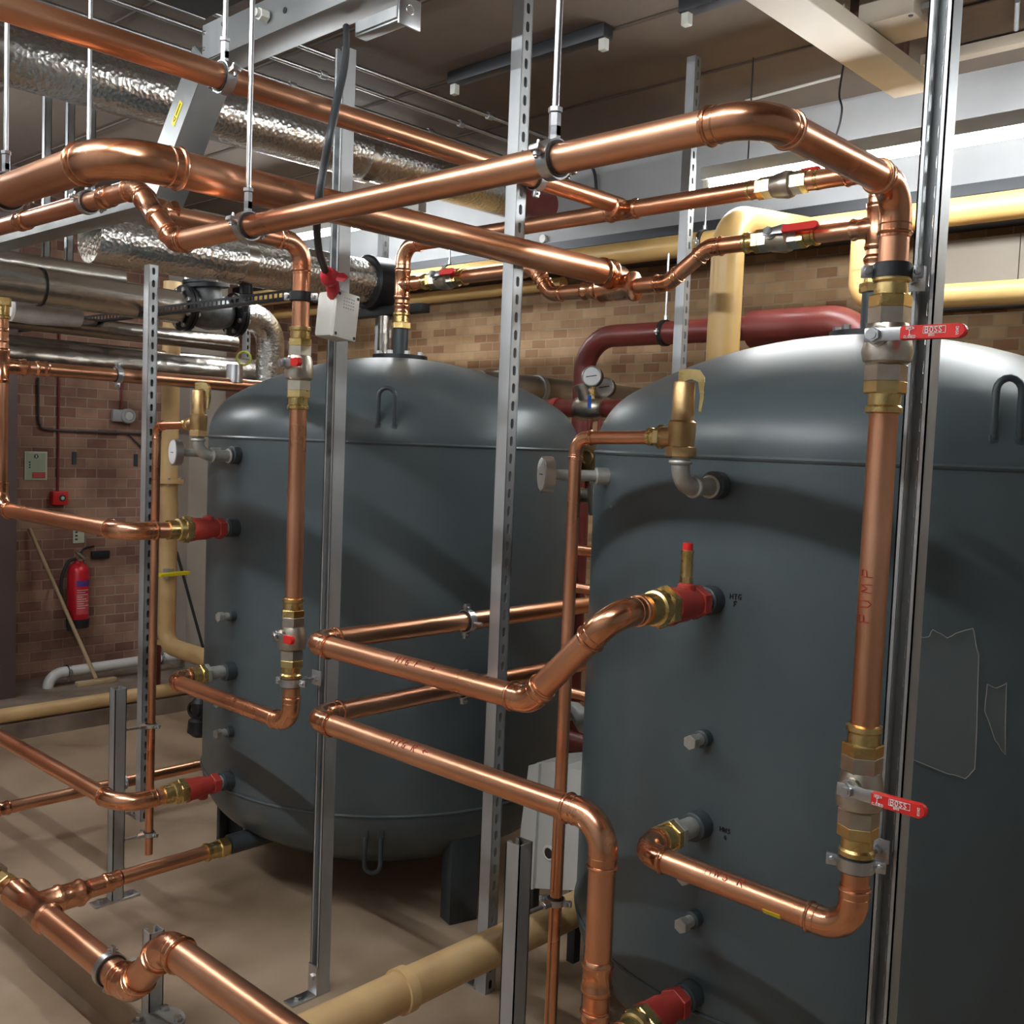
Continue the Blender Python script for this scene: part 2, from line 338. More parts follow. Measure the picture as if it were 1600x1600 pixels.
def ball_valve(p, d, r, lever, face, label, lever_len=0.11, writing=False, group=None, sc=1.0, top_ext=0.075, bot_ext=0.085):
    """lever ball valve centred on p, bore along d, lever points along `lever`, stem comes out along `face`"""
    p, d, lever, face = V(p), V(d).normalized(), V(lever).normalized(), V(face).normalized()
    t = thing('ball_valve', label, 'valve', tuple(p), group)
    R1 = r*1.42*sc
    mb = MB().hexa(p, d, r*0.9, r*2.1, R1).lathe(p, d, [(-r*1.9, r*1.1), (-r*1.6, R1*1.12), (-r*0.95, R1*1.2), (-r*0.3, R1*1.12), (r*0.4, R1*1.05), (r*0.95, R1*0.92)], 32)
    mb.hexa(p, d, -r*3.0, -r*1.8, R1)
    mb.lathe(p, face, [(0, r*0.8), (R1*1.25, r*0.7)], 20)
    mb.build('body', nickel, t)
    adapter(t, p+d*(r*2.1+0.052*sc), -d, r, 0.054*sc); adapter(t, p-d*(r*3.0+0.052*sc), d, r, 0.054*sc)
    q = p + face*(R1*1.25)
    s = MB().hexa(q, face, 0, 0.012*sc, r*0.62).lathe(q, face, [(0, r*0.3), (0.022*sc, r*0.3)], 14)
    s.hexa(q+face*0.013, face, 0, 0.007*sc, r*0.50).build('stem', zinc, t)
    w = face.cross(lever).normalized()
    qq = q + face*0.010
    MB().box(qq+lever*(r*0.75), (r*2.9, r*0.9, 0.005), (lever, w, face), 0.0015).build('lever_shank', zinc, t)
    Wd = r*0.46; n = 10
    poly = [(r*1.85, -Wd), (lever_len-Wd, -Wd)] + [(lever_len-Wd+Wd*math.sin(R(180)*k/n), -Wd*math.cos(R(180)*k/n)) for k in range(1, n)] + [(lever_len-Wd, Wd), (r*1.85, Wd)]
    lv = MB().prism(poly, qq-face*0.004, lever, w, face, 0.013); bmesh.ops.bevel(lv.bm, geom=lv.bm.edges[:], offset=0.002, segments=2, affect='EDGES')
    lv = lv.build('lever', red_plastic, t)
    if writing:
        o = qq + face*0.0098; vdir = w if w.z > 0 else -w; udir = lever
        def F_(o_): return lambda u, v: o_ + udir*u + vdir*v
        def wr(txt, u, v, h, wd=0.0005): strokes(txt, F_(o+udir*u+vdir*v), h, wd, 0.25).build('lettering', white_ink, lv)
        a = lever_len
        wr('OPEN', a*0.375, Wd*0.42, 0.0042); wr('|', a*0.40, -Wd*0.32, 0.0075, 0.0008); wr('CLOSED', a*0.355, -Wd*0.78, 0.0040)
        wr('BOSS', a*0.58, -Wd*0.10, 0.0085, 0.0008)
        fb = MB(); b0, b1, c0, c1 = a*0.56, a*0.56+0.034, -Wd*0.22, Wd*0.72
        for (x0, y0), (x1, y1) in zip([(b0,c0),(b1,c0),(b1,c1),(b0,c1)], [(b1,c0),(b1,c1),(b0,c1),(b0,c0)]):
            fb.tube([o+udir*x0+vdir*y0, o+udir*x1+vdir*y1], 0.0005, 5)
        fb.build('lettering_frame', white_ink, lv)
        wr('BOSS', a*0.62, -Wd*0.62, 0.003, 0.0004)
        oo = o+udir*(a*0.9)
        strokes('DN50'.replace('5', 'S').replace('0', 'O'), lambda u, v: oo + vdir*(Wd*0.5-u) + udir*v, 0.004, 0.0004, 0.25).build('lettering', white_ink, lv)
    return t
def clamp(p, d, r, rod, rod_len, label, plate=None, group=None, w=0.022, dark=False, lug=None, nut=True):
    """two-part lined pipe ring round axis d, rod leaving along `rod` to a wall or channel plate"""
    p, d, rod = V(p), V(d).normalized(), V(rod).normalized()
    t = thing('pipe_clamp', label, 'clamp', tuple(p), group)
    ro = r+0.006
    MB().lathe(p-d*w*0.62, d, [(0, r*1.01), (0, ro-0.0015), (w*1.24, ro-0.0015), (w*1.24, r*1.01)], 32).build('rubber_liner', rubber, t)
    MB().lathe(p-d*w/2, d, [(0, ro-0.002), (0, ro+0.002), (w, ro+0.002), (w, ro-0.002)], 32).build('band', black_iron if dark else zinc, t)
    lg = V(lug).normalized() if lug else d.cross(rod).normalized()
    for sgn in (1, -1):
        c = p+lg*sgn*(ro+0.009)
        b = MB().box(c, (0.020, w*0.9, 0.010), (lg, d, lg.cross(d)), 0.0015)
        ax = lg.cross(d)
        b.lathe(c-ax*0.014, ax, [(0, 0.0035), (0.028, 0.0035)], 10).lathe(c+ax*0.005, ax, [(0, 0.0065), (0.006, 0.0055)], 12)
        b.build('bolt_lug', zinc, t)
    if rod_len:
        e = p+rod*(ro+rod_len)
        MB().cyl(p+rod*ro, e, 0.005, 12).build('rod', zinc, t)
        if nut: MB().hexa(p+rod*ro, rod, 0, 0.022, 0.0095).build('nut', zinc, t)
        if plate:
            u = V((0, 0, 1)); v = rod.cross(u)
            pl = MB().box(e+rod*0.002, (plate, plate, 0.004), (u, v, rod), 0.001).hexa(e-rod*0.01, rod, 0, 0.010, 0.010)
            pl.build('channel_plate', galv, t)
    return t

# ------------------------------------------------------------------ slotted channel post
def channel(x, y, z0, z1, open_dir, label, group='slotted steel channel posts', foot=None, S=0.041, slots=True, name='channel_post'):
    """C section, open side towards open_dir, web with slots behind"""
    t = thing(name, label, 'post', (x, y, z0), group)
    o = V(open_dir).normalized(); s = V((0, 0, 1)).cross(o); th = 0.0028
    c = V((x, y, 0)); mb = MB(); h = S/2; Z = V((0, 0, 1)); zc = Z*((z0+z1)/2); H = z1-z0
    for k in (1, -1):
        mb.box(c+s*k*(h-th/2)+zc, (th, S, H), (s, o, Z))
        mb.box(c+s*k*(h-0.005)+o*(h-th/2)+zc, (0.010, th, H), (s, o, Z))
        mb.box(c+s*k*(h-0.0095)+o*(h-0.005)+zc, (0.0018, 0.010, H), (s, o, Z))
    if not slots: mb.box(c-o*(h-th/2)+zc, (S, th, H), (s, o, Z))
    else:
        pitch = 0.05; n = max(1, int(round(H/pitch))); pitch = H/n; sw, sl = 0.0068, 0.0145; wv = h-0.001
        ins = []
        for k in range(8): ins.append((sw*math.cos(R(180)*k/7), (sl-sw)+sw*math.sin(R(180)*k/7)))
        for k in range(8): ins.append((-sw*math.cos(R(180)*k/7), -(sl-sw)-sw*math.sin(R(180)*k/7)))
        m = len(ins); outp = []
        for (a, b) in ins:
            q = max(abs(a)/wv, abs(b)/(pitch/2)); outp.append((a/q, b/q))
        outp[0] = (wv, outp[0][1]); 
        bm = mb.bm
        # corners snap so that neighbouring cells join
        def snap(l, tx, ty):
            j = min(range(m), key=lambda i: (l[i][0]-tx)**2+(l[i][1]-ty)**2); l[j] = (tx, ty)
        for tx in (wv, -wv):
            for ty in (pitch/2, -pitch/2): snap(outp, tx, ty)
        for i in range(n):
            zc0 = z0+pitch*(i+0.5)
            lay = []
            for dd in (h, h-th):
                I = [bm.verts.new(c+s*a-o*dd+Z*(zc0+b)) for a, b in ins]
                O = [bm.verts.new(c+s*a-o*dd+Z*(zc0+b)) for a, b in outp]
                for j in range(m): bm.faces.new((I[j], I[(j+1) % m], O[(j+1) % m], O[j]))
                lay.append(I)
            for j in range(m): bm.faces.new((lay[0][j], lay[0][(j+1) % m], lay[1][(j+1) % m], lay[1][j]))
    mb.build('channel', galv, t)
    if foot:
        f = V(foot).normalized(); g = Z.cross(f)
        q = c+Z*z0
        MB().box(q+f*(h+0.045)+Z*0.003, (0.09, 0.042, 0.006), (f, g, Z), 0.001).box(q+f*(h+0.003)+Z*0.045, (0.006, 0.042, 0.09), (f, g, Z), 0.001)\
            .hexa(q+f*(h+0.055)+Z*0.005, Z, 0, 0.010, 0.011).hexa(q+f*(h+0.005)+Z*0.055, f, 0, 0.010, 0.011).build('angle_foot', zinc, t)
    return t

# ================================================================== THE SETTING
X0, X1, Y0, Y1, ZC = -1.6, 5.0, -2.0, 6.9, 3.17
struct('floor', MB().box((1.7, (Y0+5.62)/2, -0.16), (6.6, 5.62-Y0, 0.12)), floor_m)
struct('trim_12', MB().box(((1.35+5.0)/2, (Y0+5.62)/2, -0.06), (3.65, 5.62-Y0, 0.12), bevel=0.006), floor_m)   # raised plinth the tanks stand on
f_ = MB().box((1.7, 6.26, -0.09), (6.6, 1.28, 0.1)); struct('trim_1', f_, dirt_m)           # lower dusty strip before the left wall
struct('ceiling', MB().box((1.7, 2.45, ZC+0.06), (6.9, 9.2, 0.12)), ceil_m)
struct('wall_left', MB().box((1.7, Y1+0.06, 1.53), (6.9, 0.12, 3.34)), brick_left)
struct('wall_back', MB().box((X1+0.06, 2.45, 1.53), (0.12, 9.2, 3.34)), brick_back)
struct('wall_right', MB().box((1.7, Y0-0.06, 1.53), (6.9, 0.12, 3.34)), offwhite)
struct('wall_front', MB().box((X0-0.06, 2.45, 1.53), (0.12, 9.2, 3.34)), offwhite)
# ceiling plank joints, drawn as thin dark strips
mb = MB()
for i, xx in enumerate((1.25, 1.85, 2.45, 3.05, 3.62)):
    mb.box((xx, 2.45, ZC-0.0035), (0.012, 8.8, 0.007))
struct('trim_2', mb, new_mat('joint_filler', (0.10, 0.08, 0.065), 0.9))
# white downstand along the back wall with a dark steel edge, and the cream boards below it
struct('trim_3', MB().box((4.62, 2.45, (2.72+ZC)/2), (0.76, 8.86, ZC-2.72)), offwhite)
struct('trim_4', MB().box((4.225, 2.45, 2.700), (0.05, 8.86, 0.045)).box((4.6, 2.45, 2.712), (0.75, 8.86, 0.014)), dark_steel)
mb = MB()
for k in range(9): mb.box((4.985, 2.02-0.22-0.445*k, 2.52), (0.03, 0.44, 0.30))
struct('trim_5', mb, cream)
struct('trim_6', MB().box((4.955, 0.1, 2.352), (0.09, 4.0, 0.03)), dark_steel)
# concrete pillar at the left wall and the dark column at the picture's left side
p = at(300, 800, y=6.7)
struct('trim_7', MB().box(((3.70+3.98)/2, 6.74, 1.53), (0.28, 0.32, 3.30)), pillar_m)
struct('trim_8', MB().box((at(26, 820, y=6.45).x-0.30, 6.67, 1.53), (0.60, 0.44, 3.30)), new_mat('dark_brown_paint', (0.10, 0.065, 0.062), 0.5))
# kerb wall carrying the yellow pipe on the floor
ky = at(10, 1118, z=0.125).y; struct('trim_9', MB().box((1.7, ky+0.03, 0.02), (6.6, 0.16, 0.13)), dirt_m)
# concrete beam under the ceiling, near right
a = at(1180, 0, z=2.98); 
ya, yb, xe = at(1163, 0, z=3.0).y, at(1262, 0, z=3.0).y, at(1418, 150, z=3.0).x
bw = MB().box(((xe+1.9)/2, (ya+yb)/2, 3.03), (xe-1.9, ya-yb, 0.06), bevel=0.004)
for xx in (2.2, 3.3): bw.box((xx, (ya+yb)/2+0.02, 3.115), (0.04, 0.05, 0.11))
struct('trim_10', bw, cream)
# upright timber strip and its board high in the corner
pp = at(1335, 60, x=4.0)
pp = at(1345, 30, z=3.12); struct('trim_11', MB().box((pp.x, pp.y, 3.12), (0.05, 0.07, 0.10)).box((pp.x+0.3, pp.y, 3.12), (0.05, 0.07, 0.10)), new_mat('brown_timber', (0.17, 0.085, 0.06), 0.7))

# ================================================================== LAMPS
def batten(x, y0, y1, z, label, lit=None, group=None, hang=True, dark=False, name='batten_light'):
    t = thing(name, label, 'light', (x, (y0+y1)/2, z), group)
    b = MB().box((x, (y0+y1)/2, z+0.045), (0.055, y1-y0, 0.05), bevel=0.004)
    b.build('housing', dark_steel if dark else white_plastic, t)
    for e, s in ((y0, 1), (y1, -1)):
        MB().box((x, e+s*0.02, z+0.005), (0.028, 0.03, 0.05), bevel=0.003).build('lampholder', white_plastic, t)
    if lit: MB().cyl((x, y0+0.035, z), (x, y1-0.035, z), 0.014, 16).build('fluorescent_tube', lit, t)
    if hang and ZC-(z+0.07) > 0.03:
        for e in (y0+0.2, y1-0.2): MB().cyl((x, e, z+0.068), (x, e, ZC), 0.003, 8).build('suspension_chain', dark_steel, t)
    return t
batten(3.6, 0.86, 2.375, 2.705, 'lit fluorescent batten hanging over the right tank, its left end by the far slotted post', tube_lit)
batten(3.6, -0.72, 0.83, 2.705, 'lit fluorescent batten running out of the picture to the right', tube_lit)
batten(3.6, 4.09, 5.60, 2.80, 'lit fluorescent batten glowing behind the foil duct, over the left tank', tube_lit)
batten(0.10, 0.25, 1.75, 2.97, 'fluorescent ceiling batten over the photographer, nearer the right wall', room_lit)
batten(0.10, 2.05, 3.55, 2.97, 'fluorescent ceiling batten over the photographer, nearer the left wall', room_lit)
batten(0.9, 4.6, 6.1, 2.97, 'fluorescent ceiling batten at the left end of the room', room_lit)
batten(3.0, 2.42, 3.25, ZC-0.072, 'unlit dark ceiling batten right of the slotted post between the tanks', None, hang=False, dark=True, group=None)
batten(3.0, 0.7, 2.10, ZC-0.072, 'unlit dark ceiling batten beside the cream beam at the top', None, hang=False, dark=True)

# ================================================================== TANKS
TX, TR = 2.592, 0.70
TY = (3.046, 1.173)
def tank(y, label):
    t = thing('storage_tank', label, 'tank', (TX, y, 0.0), 'dark grey storage tanks')
    prof = []
    zt, zb, k, Hd = 1.615, 0.40, 0.12, 0.325
    def dome(n=26):   # torispherical head: knuckle then flat crown
        out = []; rk = 0.19; # knuckle radius
        Rc = 1.18
        cx = TR-rk
        # crown centre on the axis below; tangent between knuckle circle (cx, 0+h0) and crown sphere
        zc_ = -math.sqrt((Rc-rk)**2-cx**2)
        ang = math.atan2(-zc_, cx)
        for i in range(12): a = ang*i/11; out.append((cx+rk*math.cos(a), rk*math.sin(a)))
        a0 = math.atan2(math.cos(ang)*0+ (rk*math.sin(ang)-zc_), cx+rk*math.cos(ang))
        for i in range(1, 15):
            a = a0+(R(90)-a0)*i/14; out.append((max(Rc*math.cos(a), 0.0005), zc_+Rc*math.sin(a)))
        return out
    dm = dome(); hmax = dm[-1][1]; s_ = Hd/hmax
    body = [(z_, r_) for r_, z_ in [(r_, zb-z_*s_*1.06) for r_, z_ in dm][::-1]] + [(z_, r_) for r_, z_ in [(r_, zt+z_*s_) for r_, z_ in dm]]
    MB().lathe((TX, y, 0), (0, 0, 1), body, 128, ref=(1, 0, 0)).build('shell', tank_m, t)
    for z_ in (zt, zb):
        MB().ring((TX, y, z_), (0, 0, 1), TR, 0.0055, 128, 6).build('weld_seam', tank_m, t)
    for a in (-106, 10, 127):
        dx, dy = math.cos(R(a)), math.sin(R(a)); g = V((-dy, dx, 0)); o = V((dx, dy, 0))
        q = V((TX, y, 0))+o*0.665
        MB().box(q+V((0, 0, 0.17)), (0.012, 0.10, 0.34), (o, g, V((0, 0, 1))), 0.002).box(q-g*0.05-o*0.03+V((0, 0, 0.17)), (0.07, 0.012, 0.34), (o, g, V((0, 0, 1))), 0.002).build('leg', tank_dark, t)
    for z_, up_ in ((1.73, 1), (0.27, -1)):      # lifting eyes: bent rod loops welded to the domes
        a = R(-133.5); o = V((math.cos(a), math.sin(a), 0)); g = V((-o.y, o.x, 0)); c = V((TX, y, z_))+o*(TR-0.012 if up_ > 0 else TR-0.010)
        pts = [c-g*0.026-V((0,0,1))*up_*0.075-o*0.02]
        pts += [c-g*0.026-V((0,0,1))*up_*0.055, c-g*0.026+V((0,0,1))*up_*0.035]
        pts += [c+g*(-0.026*math.cos(R(180)*i/8))+V((0,0,1))*up_*(0.035+0.026*math.sin(R(180)*i/8)) for i in range(1, 8)]
        pts += [c+g*0.026+V((0,0,1))*up_*0.035, c+g*0.026-V((0,0,1))*up_*0.055, c+g*0.026-V((0,0,1))*up_*0.075-o*0.02]
        lm = MB().tube(pts, 0.0075, 10)
        for e in (pts[1], pts[-2]): lm.box(e-V((0,0,1))*up_*0.012-o*0.010, (0.03, 0.020, 0.034), (o, g, V((0,0,1))), 0.003)
        lm.build('lifting_eye', tank_dark, t)
    for z_, r_, l_ in ((1.555, 0.030, 0.035), (1.31, 0.031, 0.045), (0.82, 0.031, 0.045), (0.44, 0.031, 0.045), (1.01, 0.019, 0.03), (0.61, 0.019, 0.03), (0.715, 0.019, 0.03)):
        MB().lathe((TX-TR+0.01, y, z_), (-1, 0, 0), [(-0.03, r_), (l_, r_), (l_+0.003, r_-0.004), (l_+0.003, 0.003)], 28).build('boss', tank_dark, t)
    for z_ in (1.01, 0.61, 0.715):
        MB().lathe((TX-TR-0.022, y, z_), (-1, 0, 0), [(0, 0.013), (0.02, 0.013)], 20).hexa((TX-TR-0.042, y, z_), (-1, 0, 0), 0, 0.020, 0.0165).build('plug', galv_iron, t)
    # sloped outlet at the bottom dome
    MB().lathe((TX-0.50, y, 0.212), (-1, 0, 0), [(-0.06, 0.034), (0.20, 0.034)], 28).build('outlet_stub', tank_dark, t)
    # top flange with its bolts and stub
    fl = MB().lathe((TX, y, 1.915), (0, 0, 1), [(0, 0.09), (0.018, 0.09), (0.018, 0.105), (0.036, 0.105), (0.036, 0.03)], 40)
    fl = fl.build('top_flange', black_iron, t)
    for i in range(8):
        a = R(22.5+45*i); MB().hexa((TX+0.085*math.cos(a), y+0.085*math.sin(a), 1.951), (0, 0, 1), 0, 0.014, 0.012).build('bolt', zinc, fl)
    MB().cyl((TX, y, 1.95), (TX, y, 2.055), 0.029, 24).build('top_stub', tank_dark, t)
    return t
t1 = tank(TY[0], 'dark blue-grey storage tank at the left, the farther of the two')
t2 = tank(TY[1], 'dark blue-grey storage tank at the right, torn clear film taped to it')

def tank_pt(y, a, z, out=0.001):
    return V((TX+(TR+out)*math.cos(a), y+(TR+out)*math.sin(a), z))
def tank_write(txt, px, py, h, w=0.0011, mat=black_ink, par=t2, ty=TY[1]):
    """writing on the shell of the nearer tank"""
    v = at(px, py, x=1.0)-EYEP
    A = v.x**2+v.y**2; B = -2*(v.x*TX+v.y*ty); Cc = TX**2+ty**2-TR**2
    k = (-B-math.sqrt(B*B-4*A*Cc))/(2*A); P = EYEP+v*k
    a0 = math.atan2(P.y-ty, P.x-TX)
    strokes(txt, lambda u, q: tank_pt(ty, a0+u/TR, P.z+q), h, w, 0.25, 0.1).build('marker_writing', mat, par)
tank_write('HTG', 1141, 935, 0.011); tank_write('F', 1147, 947, 0.011)
tank_write('HWS', 1125, 1298, 0.010); tank_write('Q', 1131, 1312, 0.010); tank_write('N/A', 1118, 1378, 0.013)
# torn clear film taped on the right tank
def film(corners, label, n=14):
    mb = MB(); ty = TY[1]; pol = []
    for px, py in corners:
        v = at(px, py, x=1.0)-EYEP
        A = v.x**2+v.y**2; B = -2*(v.x*TX+v.y*ty); Cc = TX**2+ty**2-TR**2
        k = (-B-math.sqrt(max(0, B*B-4*A*Cc)))/(2*A); P = EYEP+v*k
        pol.append((math.atan2(P.y-ty, P.x-TX), P.z))
    ca = sum(a for a, z in pol)/len(pol); cz = sum(z for a, z in pol)/len(pol)
    rings = []
    for s in (0.0, 0.3, 0.6, 0.9, 1.0):
        out = 0.002 if s < 1 else 0.0045
        rings.append([mb.bm.verts.new(tank_pt(ty, ca+(a-ca)*max(s, 0.001), cz+(z-cz)*max(s, 0.001), out+random.uniform(0, 0.0015))) for a, z in pol])
    m = len(pol)
    for A_, B_ in zip(rings, rings[1:]):
        for i in range(m): mb.bm.faces.new((A_[i], A_[(i+1) % m], B_[(i+1) % m], B_[i]))
    t = thing('clear_film', label, 'film', tuple(tank_pt(ty, ca, cz)), None)
    mb.build('film', film_m, t)
    edge = MB(); ring = [tank_pt(ty, a, z, 0.0055+random.uniform(0, 0.002)) for a, z in pol]
    edge.tube(ring+[ring[0]], 0.0009, 5)
    edge.build('torn_edge', new_mat('film_edge', (0.30, 0.29, 0.27), 0.15), t)
def jag(pts, n=4, amp=2.2):
    out = []
    for (a, b), (c, d) in zip(pts, pts[1:]+pts[:1]):
        for k in range(n): out.append((a+(c-a)*k/n+random.uniform(-amp, amp)*(k > 0), b+(d-b)*k/n+random.uniform(-amp, amp)*(k > 0)))
    return out
film(jag([(1428, 996), (1450, 994), (1456, 983), (1478, 996), (1500, 986), (1518, 981), (1522, 1000), (1527, 1022), (1521, 1200), (1506, 1215), (1480, 1208), (1424, 1185)], 3, 1.2),
     'large torn sheet of clear film stuck on the right tank behind the slotted post')
film(jag([(1540, 1068), (1555, 1074), (1570, 1066), (1568, 1178), (1552, 1155), (1536, 1110)], 3, 1.0), 'small torn strip of clear film stuck right of the large sheet on the tank')

# ================================================================== POSTS
PX = 1.785
channel(PX, 2.37, 0, 2.70, (-1, 0, 0), 'slotted steel post before the left tank, grey junction box hung on it', foot=(-1, 0, 0))
channel(PX, 0.712, 0, ZC, (-1, 0, 0), 'slotted steel post at the right, beside the riser pipe marked PUMP', foot=(-1, 0, 0))
channel(2.15, 2.045, 0, ZC, (0, 1, 0), 'slotted steel post standing in the gap between the two tanks', foot=(0, 1, 0))
channel(2.05, 3.97, 0, 2.295, (0, 1, 0), 'slotted steel post left of the left tank, before the yellow upright pipe', foot=(0, 1, 0))
channel(3.46, 2.355, 0, ZC, (0, 1, 0), 'far slotted post behind the right tank, left of the yellow upright pipe')
channel(3.46, 4.228, 0, ZC, (0, 1, 0), 'far slotted post behind the left tank, by the black pipe support')
channel(3.9, 6.2, 0.0, 2.6, (0, 1, 0), 'small slotted post far at the left above the left tank, before the yellow pipe')
channel(1.625, 3.33, 0, 0.745, (0, 1, 0), 'short grey channel stub before the left tank, bolted to the floor by a flat plate', slots=False, name='channel_stub', group='short channel stubs')
MB().box((1.625, 3.33, 0.004), (0.16, 0.05, 0.008), bevel=0.001).hexa((1.68, 3.33, 0.006), (0, 0, 1), 0, 0.012, 0.011).hexa((1.57, 3.33, 0.006), (0, 0, 1), 0, 0.012, 0.011).build('base_plate', zinc, bpy.data.objects['channel_stub'])
channel(1.625, 1.46, 0, 0.765, (0, 1, 0), 'short grey channel stub before the right tank, in the middle at the bottom', slots=False, name='channel_stub', group='short channel stubs')
qs = at(240, 1452, z=0.28)
channel(qs.x, qs.y, -0.1 if qs.x < 1.35 else 0, 0.28, (0, 1, 0), 'short channel stub behind the jogged floor pipe, bottom left', slots=False, name='channel_stub', group='short channel stubs')
q = at(565, 1592, y=1.80)
q = at(565, 1584, z=0.25)
channel(q.x, q.y, 0, 0.25, (-1, 0, 0), 'low channel stub holding the ring of the wide yellow floor pipe', slots=True, name='channel_stub', group='short channel stubs')

# ================================================================== COPPER: TANK CONNECTIONS
r54, r42, r76 = 0.0265, 0.0235, 0.038
def red_valve(p, label, point, nip=0.03, flip=1):
    """painted balancing valve on a tank boss, bore along -x, starting at the tank"""
    p = V(p); t = thing('balancing_valve', label, 'valve', tuple(p), None)
    d = V((-1, 0, 0))
    MB().lathe(p, d, [(0, 0.024), (nip+0.02, 0.024)], 24).build('nipple', galv_iron, t)
    b = MB().hexa(p, d, nip, nip+0.026, 0.036).lathe(p, d, [(nip+0.02, 0.030), (nip+0.04, 0.030), (nip+0.065, 0.036), (nip+0.10, 0.037), (nip+0.115, 0.040), (nip+0.12, 0.040)], 30)
    b.lathe(p+d*(nip+0.055), V((0, 0, flip)), [(0.02, 0.019), (0.040, 0.017), (0.044, 0.012)], 20)
    b.build('body', red_cast, t)
    MB().hexa(p, d, nip+0.12, nip+0.148, 0.0435).lathe(p, d, [(nip+0.145, 0.038), (nip+0.165, 0.036), (nip+0.168, 0.031), (nip+0.20, 0.031)], 30).build('union', brass, t)
    if point:
        q = p+d*(nip+0.055)+V((0, 0, flip*0.044))
        tp = MB().hexa(q, (0, 0, flip), 0, 0.014, 0.014).lathe(q, (0, 0, flip), [(0.012, 0.0125), (0.060, 0.0125), (0.063, 0.0135), (0.068, 0.0135)], 20).build('test_point', brass, t)
        MB().lathe(q, (0, 0, flip), [(0.067, 0.0105), (0.082, 0.0105), (0.083, 0.008)], 18).build('cap', red_plastic, tp)
    return t, p+d*(nip+0.20)
XB = TX-TR-0.03
# --- right tank, flow
zF, yS = 1.310, TY[1]
YA, YB = TY[1], TY[0]
_, e = red_valve((XB, YA, 1.31), 'red balancing valve on the right tank with an upright brass test point and red cap', True, nip=0.02)
hf = run('heating_flow_pipe', 'copper pipe marked HTG F, running to the red valve with a red cap',
    [e+V((0.010, 0, 0)), (1.548, YA, 1.31), (1.548, YA+0.206, 1.104), (1.548, 2.13, 1.104), (3.1, 2.13, 1.104)], r54, rb=0.052, sock=0.032)
_, e = red_valve((XB, YA, 0.44), 'red balancing valve low on the right tank, at the bottom edge of the picture', False, nip=0.02, flip=-1)
hr = run('heating_return_pipe', 'copper pipe marked HTG R, under the HTG F one, dropping to the low red valve',
    [e+V((0.010, 0, 0)), (1.552, YA+0.004, 0.44), (1.552, YA+0.004, 0.909), (1.552, 2.13, 0.909), (3.1, 2.13, 0.909)], r54, rb=0.062, sock=0.034)
coupling(hr, (1.552, YA+0.004, 0.60), (0, 0, 1), r54, 0.07)
sk = at(908, 1287, x=1.527); MB().lathe(sk, (-0.9, -0.35, 0.2), [(0, 0.0065), (0.0012, 0.006)], 10).build('white_label_scrap', white_ink, hr)
def side_write(par, txt, px, py, x, z, r, h, axis=(0, -1, 0), w=0.0011, side=(-0.86, 0, 0.5), mat=marker):
    p = at(px, py, x=x-r*0.8); p.x = x; p.z = z
    return strokes(txt, on_cyl(p, axis, side, r), h, w, 0.45, 0.06).build('marker_writing', mat, par)
side_write(hf, 'HTG F  >', 617, 1030, 1.548, 1.104, r54, 0.017)
side_write(hr, 'HTG R <', 610, 1162, 1.552, 0.909, r54, 0.018)
clamp((2.10, 2.13, 1.104), (1, 0, 0), r54, (0, -1, 0), 0.03, 'zinc pipe ring on the HTG F pipe, left of the post between the tanks', lug=(0, 0, 1), nut=False)
clamp((2.10, 2.13, 0.909), (1, 0, 0), r54, (0, -1, 0), 0.03, 'zinc pipe ring mostly hidden behind the HTG F pipe, by the post between the tanks', lug=(0, 0, 1), nut=False)

# hot water pipe and riser, one by each tank
def riser_valves(x, y, labels, writing, ll):
    ball_valve((x, y, 1.822), (0, 0, 1), r42*1.02, (0, -1, 0), (-1, 0, 0.0), labels[0], ll, writing)
    ball_valve((x, y, 1.075), (0, 0, 1), r42*1.02, (0, -1, 0), (-1, 0, 0.0), labels[1], ll, writing)
def nipple_set(par, y, z):
    MB().lathe((XB+0.005, y, z), (-1, 0, 0), [(0, 0.022), (0.07, 0.022)], 24).hexa((XB, y, z), (-1, 0, 0), 0.062, 0.078, 0.034).build('steel_nipple', galv_iron, par)
    adapter(par, (XB-0.128, y, z), (1, 0, 0), r42, 0.056)
RX, RYR, RYL = 1.660, 0.722, 2.373
rise = run('riser_pipe', 'copper riser marked PUMP, before the right tank, looping over to the left',
    [(XB-0.13, YA, 0.822), (1.662, YA, 0.822), (1.662, RYR, 0.815), (RX, RYR, 2.068), (1.22, RYR, 2.068), (1.22, 2.245, 2.064), (1.22, 2.44, 2.214), (1.22, 3.42, 2.222)], r42, rb=0.055, sock=0.028)
nipple_set(rise, YA, 0.822)
side_write(rise, 'HWS R', 1100, 1385, 1.662, 0.818, r42, 0.017, side=(-0.80, 0, 0.6))
p = at(1352, 972, x=RX-r42*0.9); strokes('PUMP', on_cyl((RX, RYR, p.z), (0, 0, 1), (-0.94, -0.34, 0), r42), 0.020, 0.0009, 0.62, 0.04).build('marker_writing', marker, rise)
yk = at(1204, 1445, x=1.640).y; MB().box((1.662-0.0236*0.88, yk, 0.8165-0.0236*0.48), (0.001, 0.034, 0.010), (V((0.88, 0, 0.48)), V((0, 1, 0)), V((-0.48, 0, 0.88)))).build('yellow_sticker', new_mat('yellow_sticker', (0.75, 0.6, 0.03), 0.4), rise)
for yy in (1.03,): pass
coupling(rise, (1.22, 3.13, 2.219), (0, 1, 0), r42, 0.06)
coupling(rise, (1.22, 2.60, 2.216), (0, 1, 0), r42, 0.05)
dv = V((0, 0.195, 0.15)).normalized(); tp = V((1.22, 2.345, 2.142))
ball_valve((RX, RYR, 1.822), (0, 0, 1), r42*1.02, (0, -1, 0), (-1, 0, 0), 'lever valve with printed red handle, top of the PUMP riser', 0.146, True)
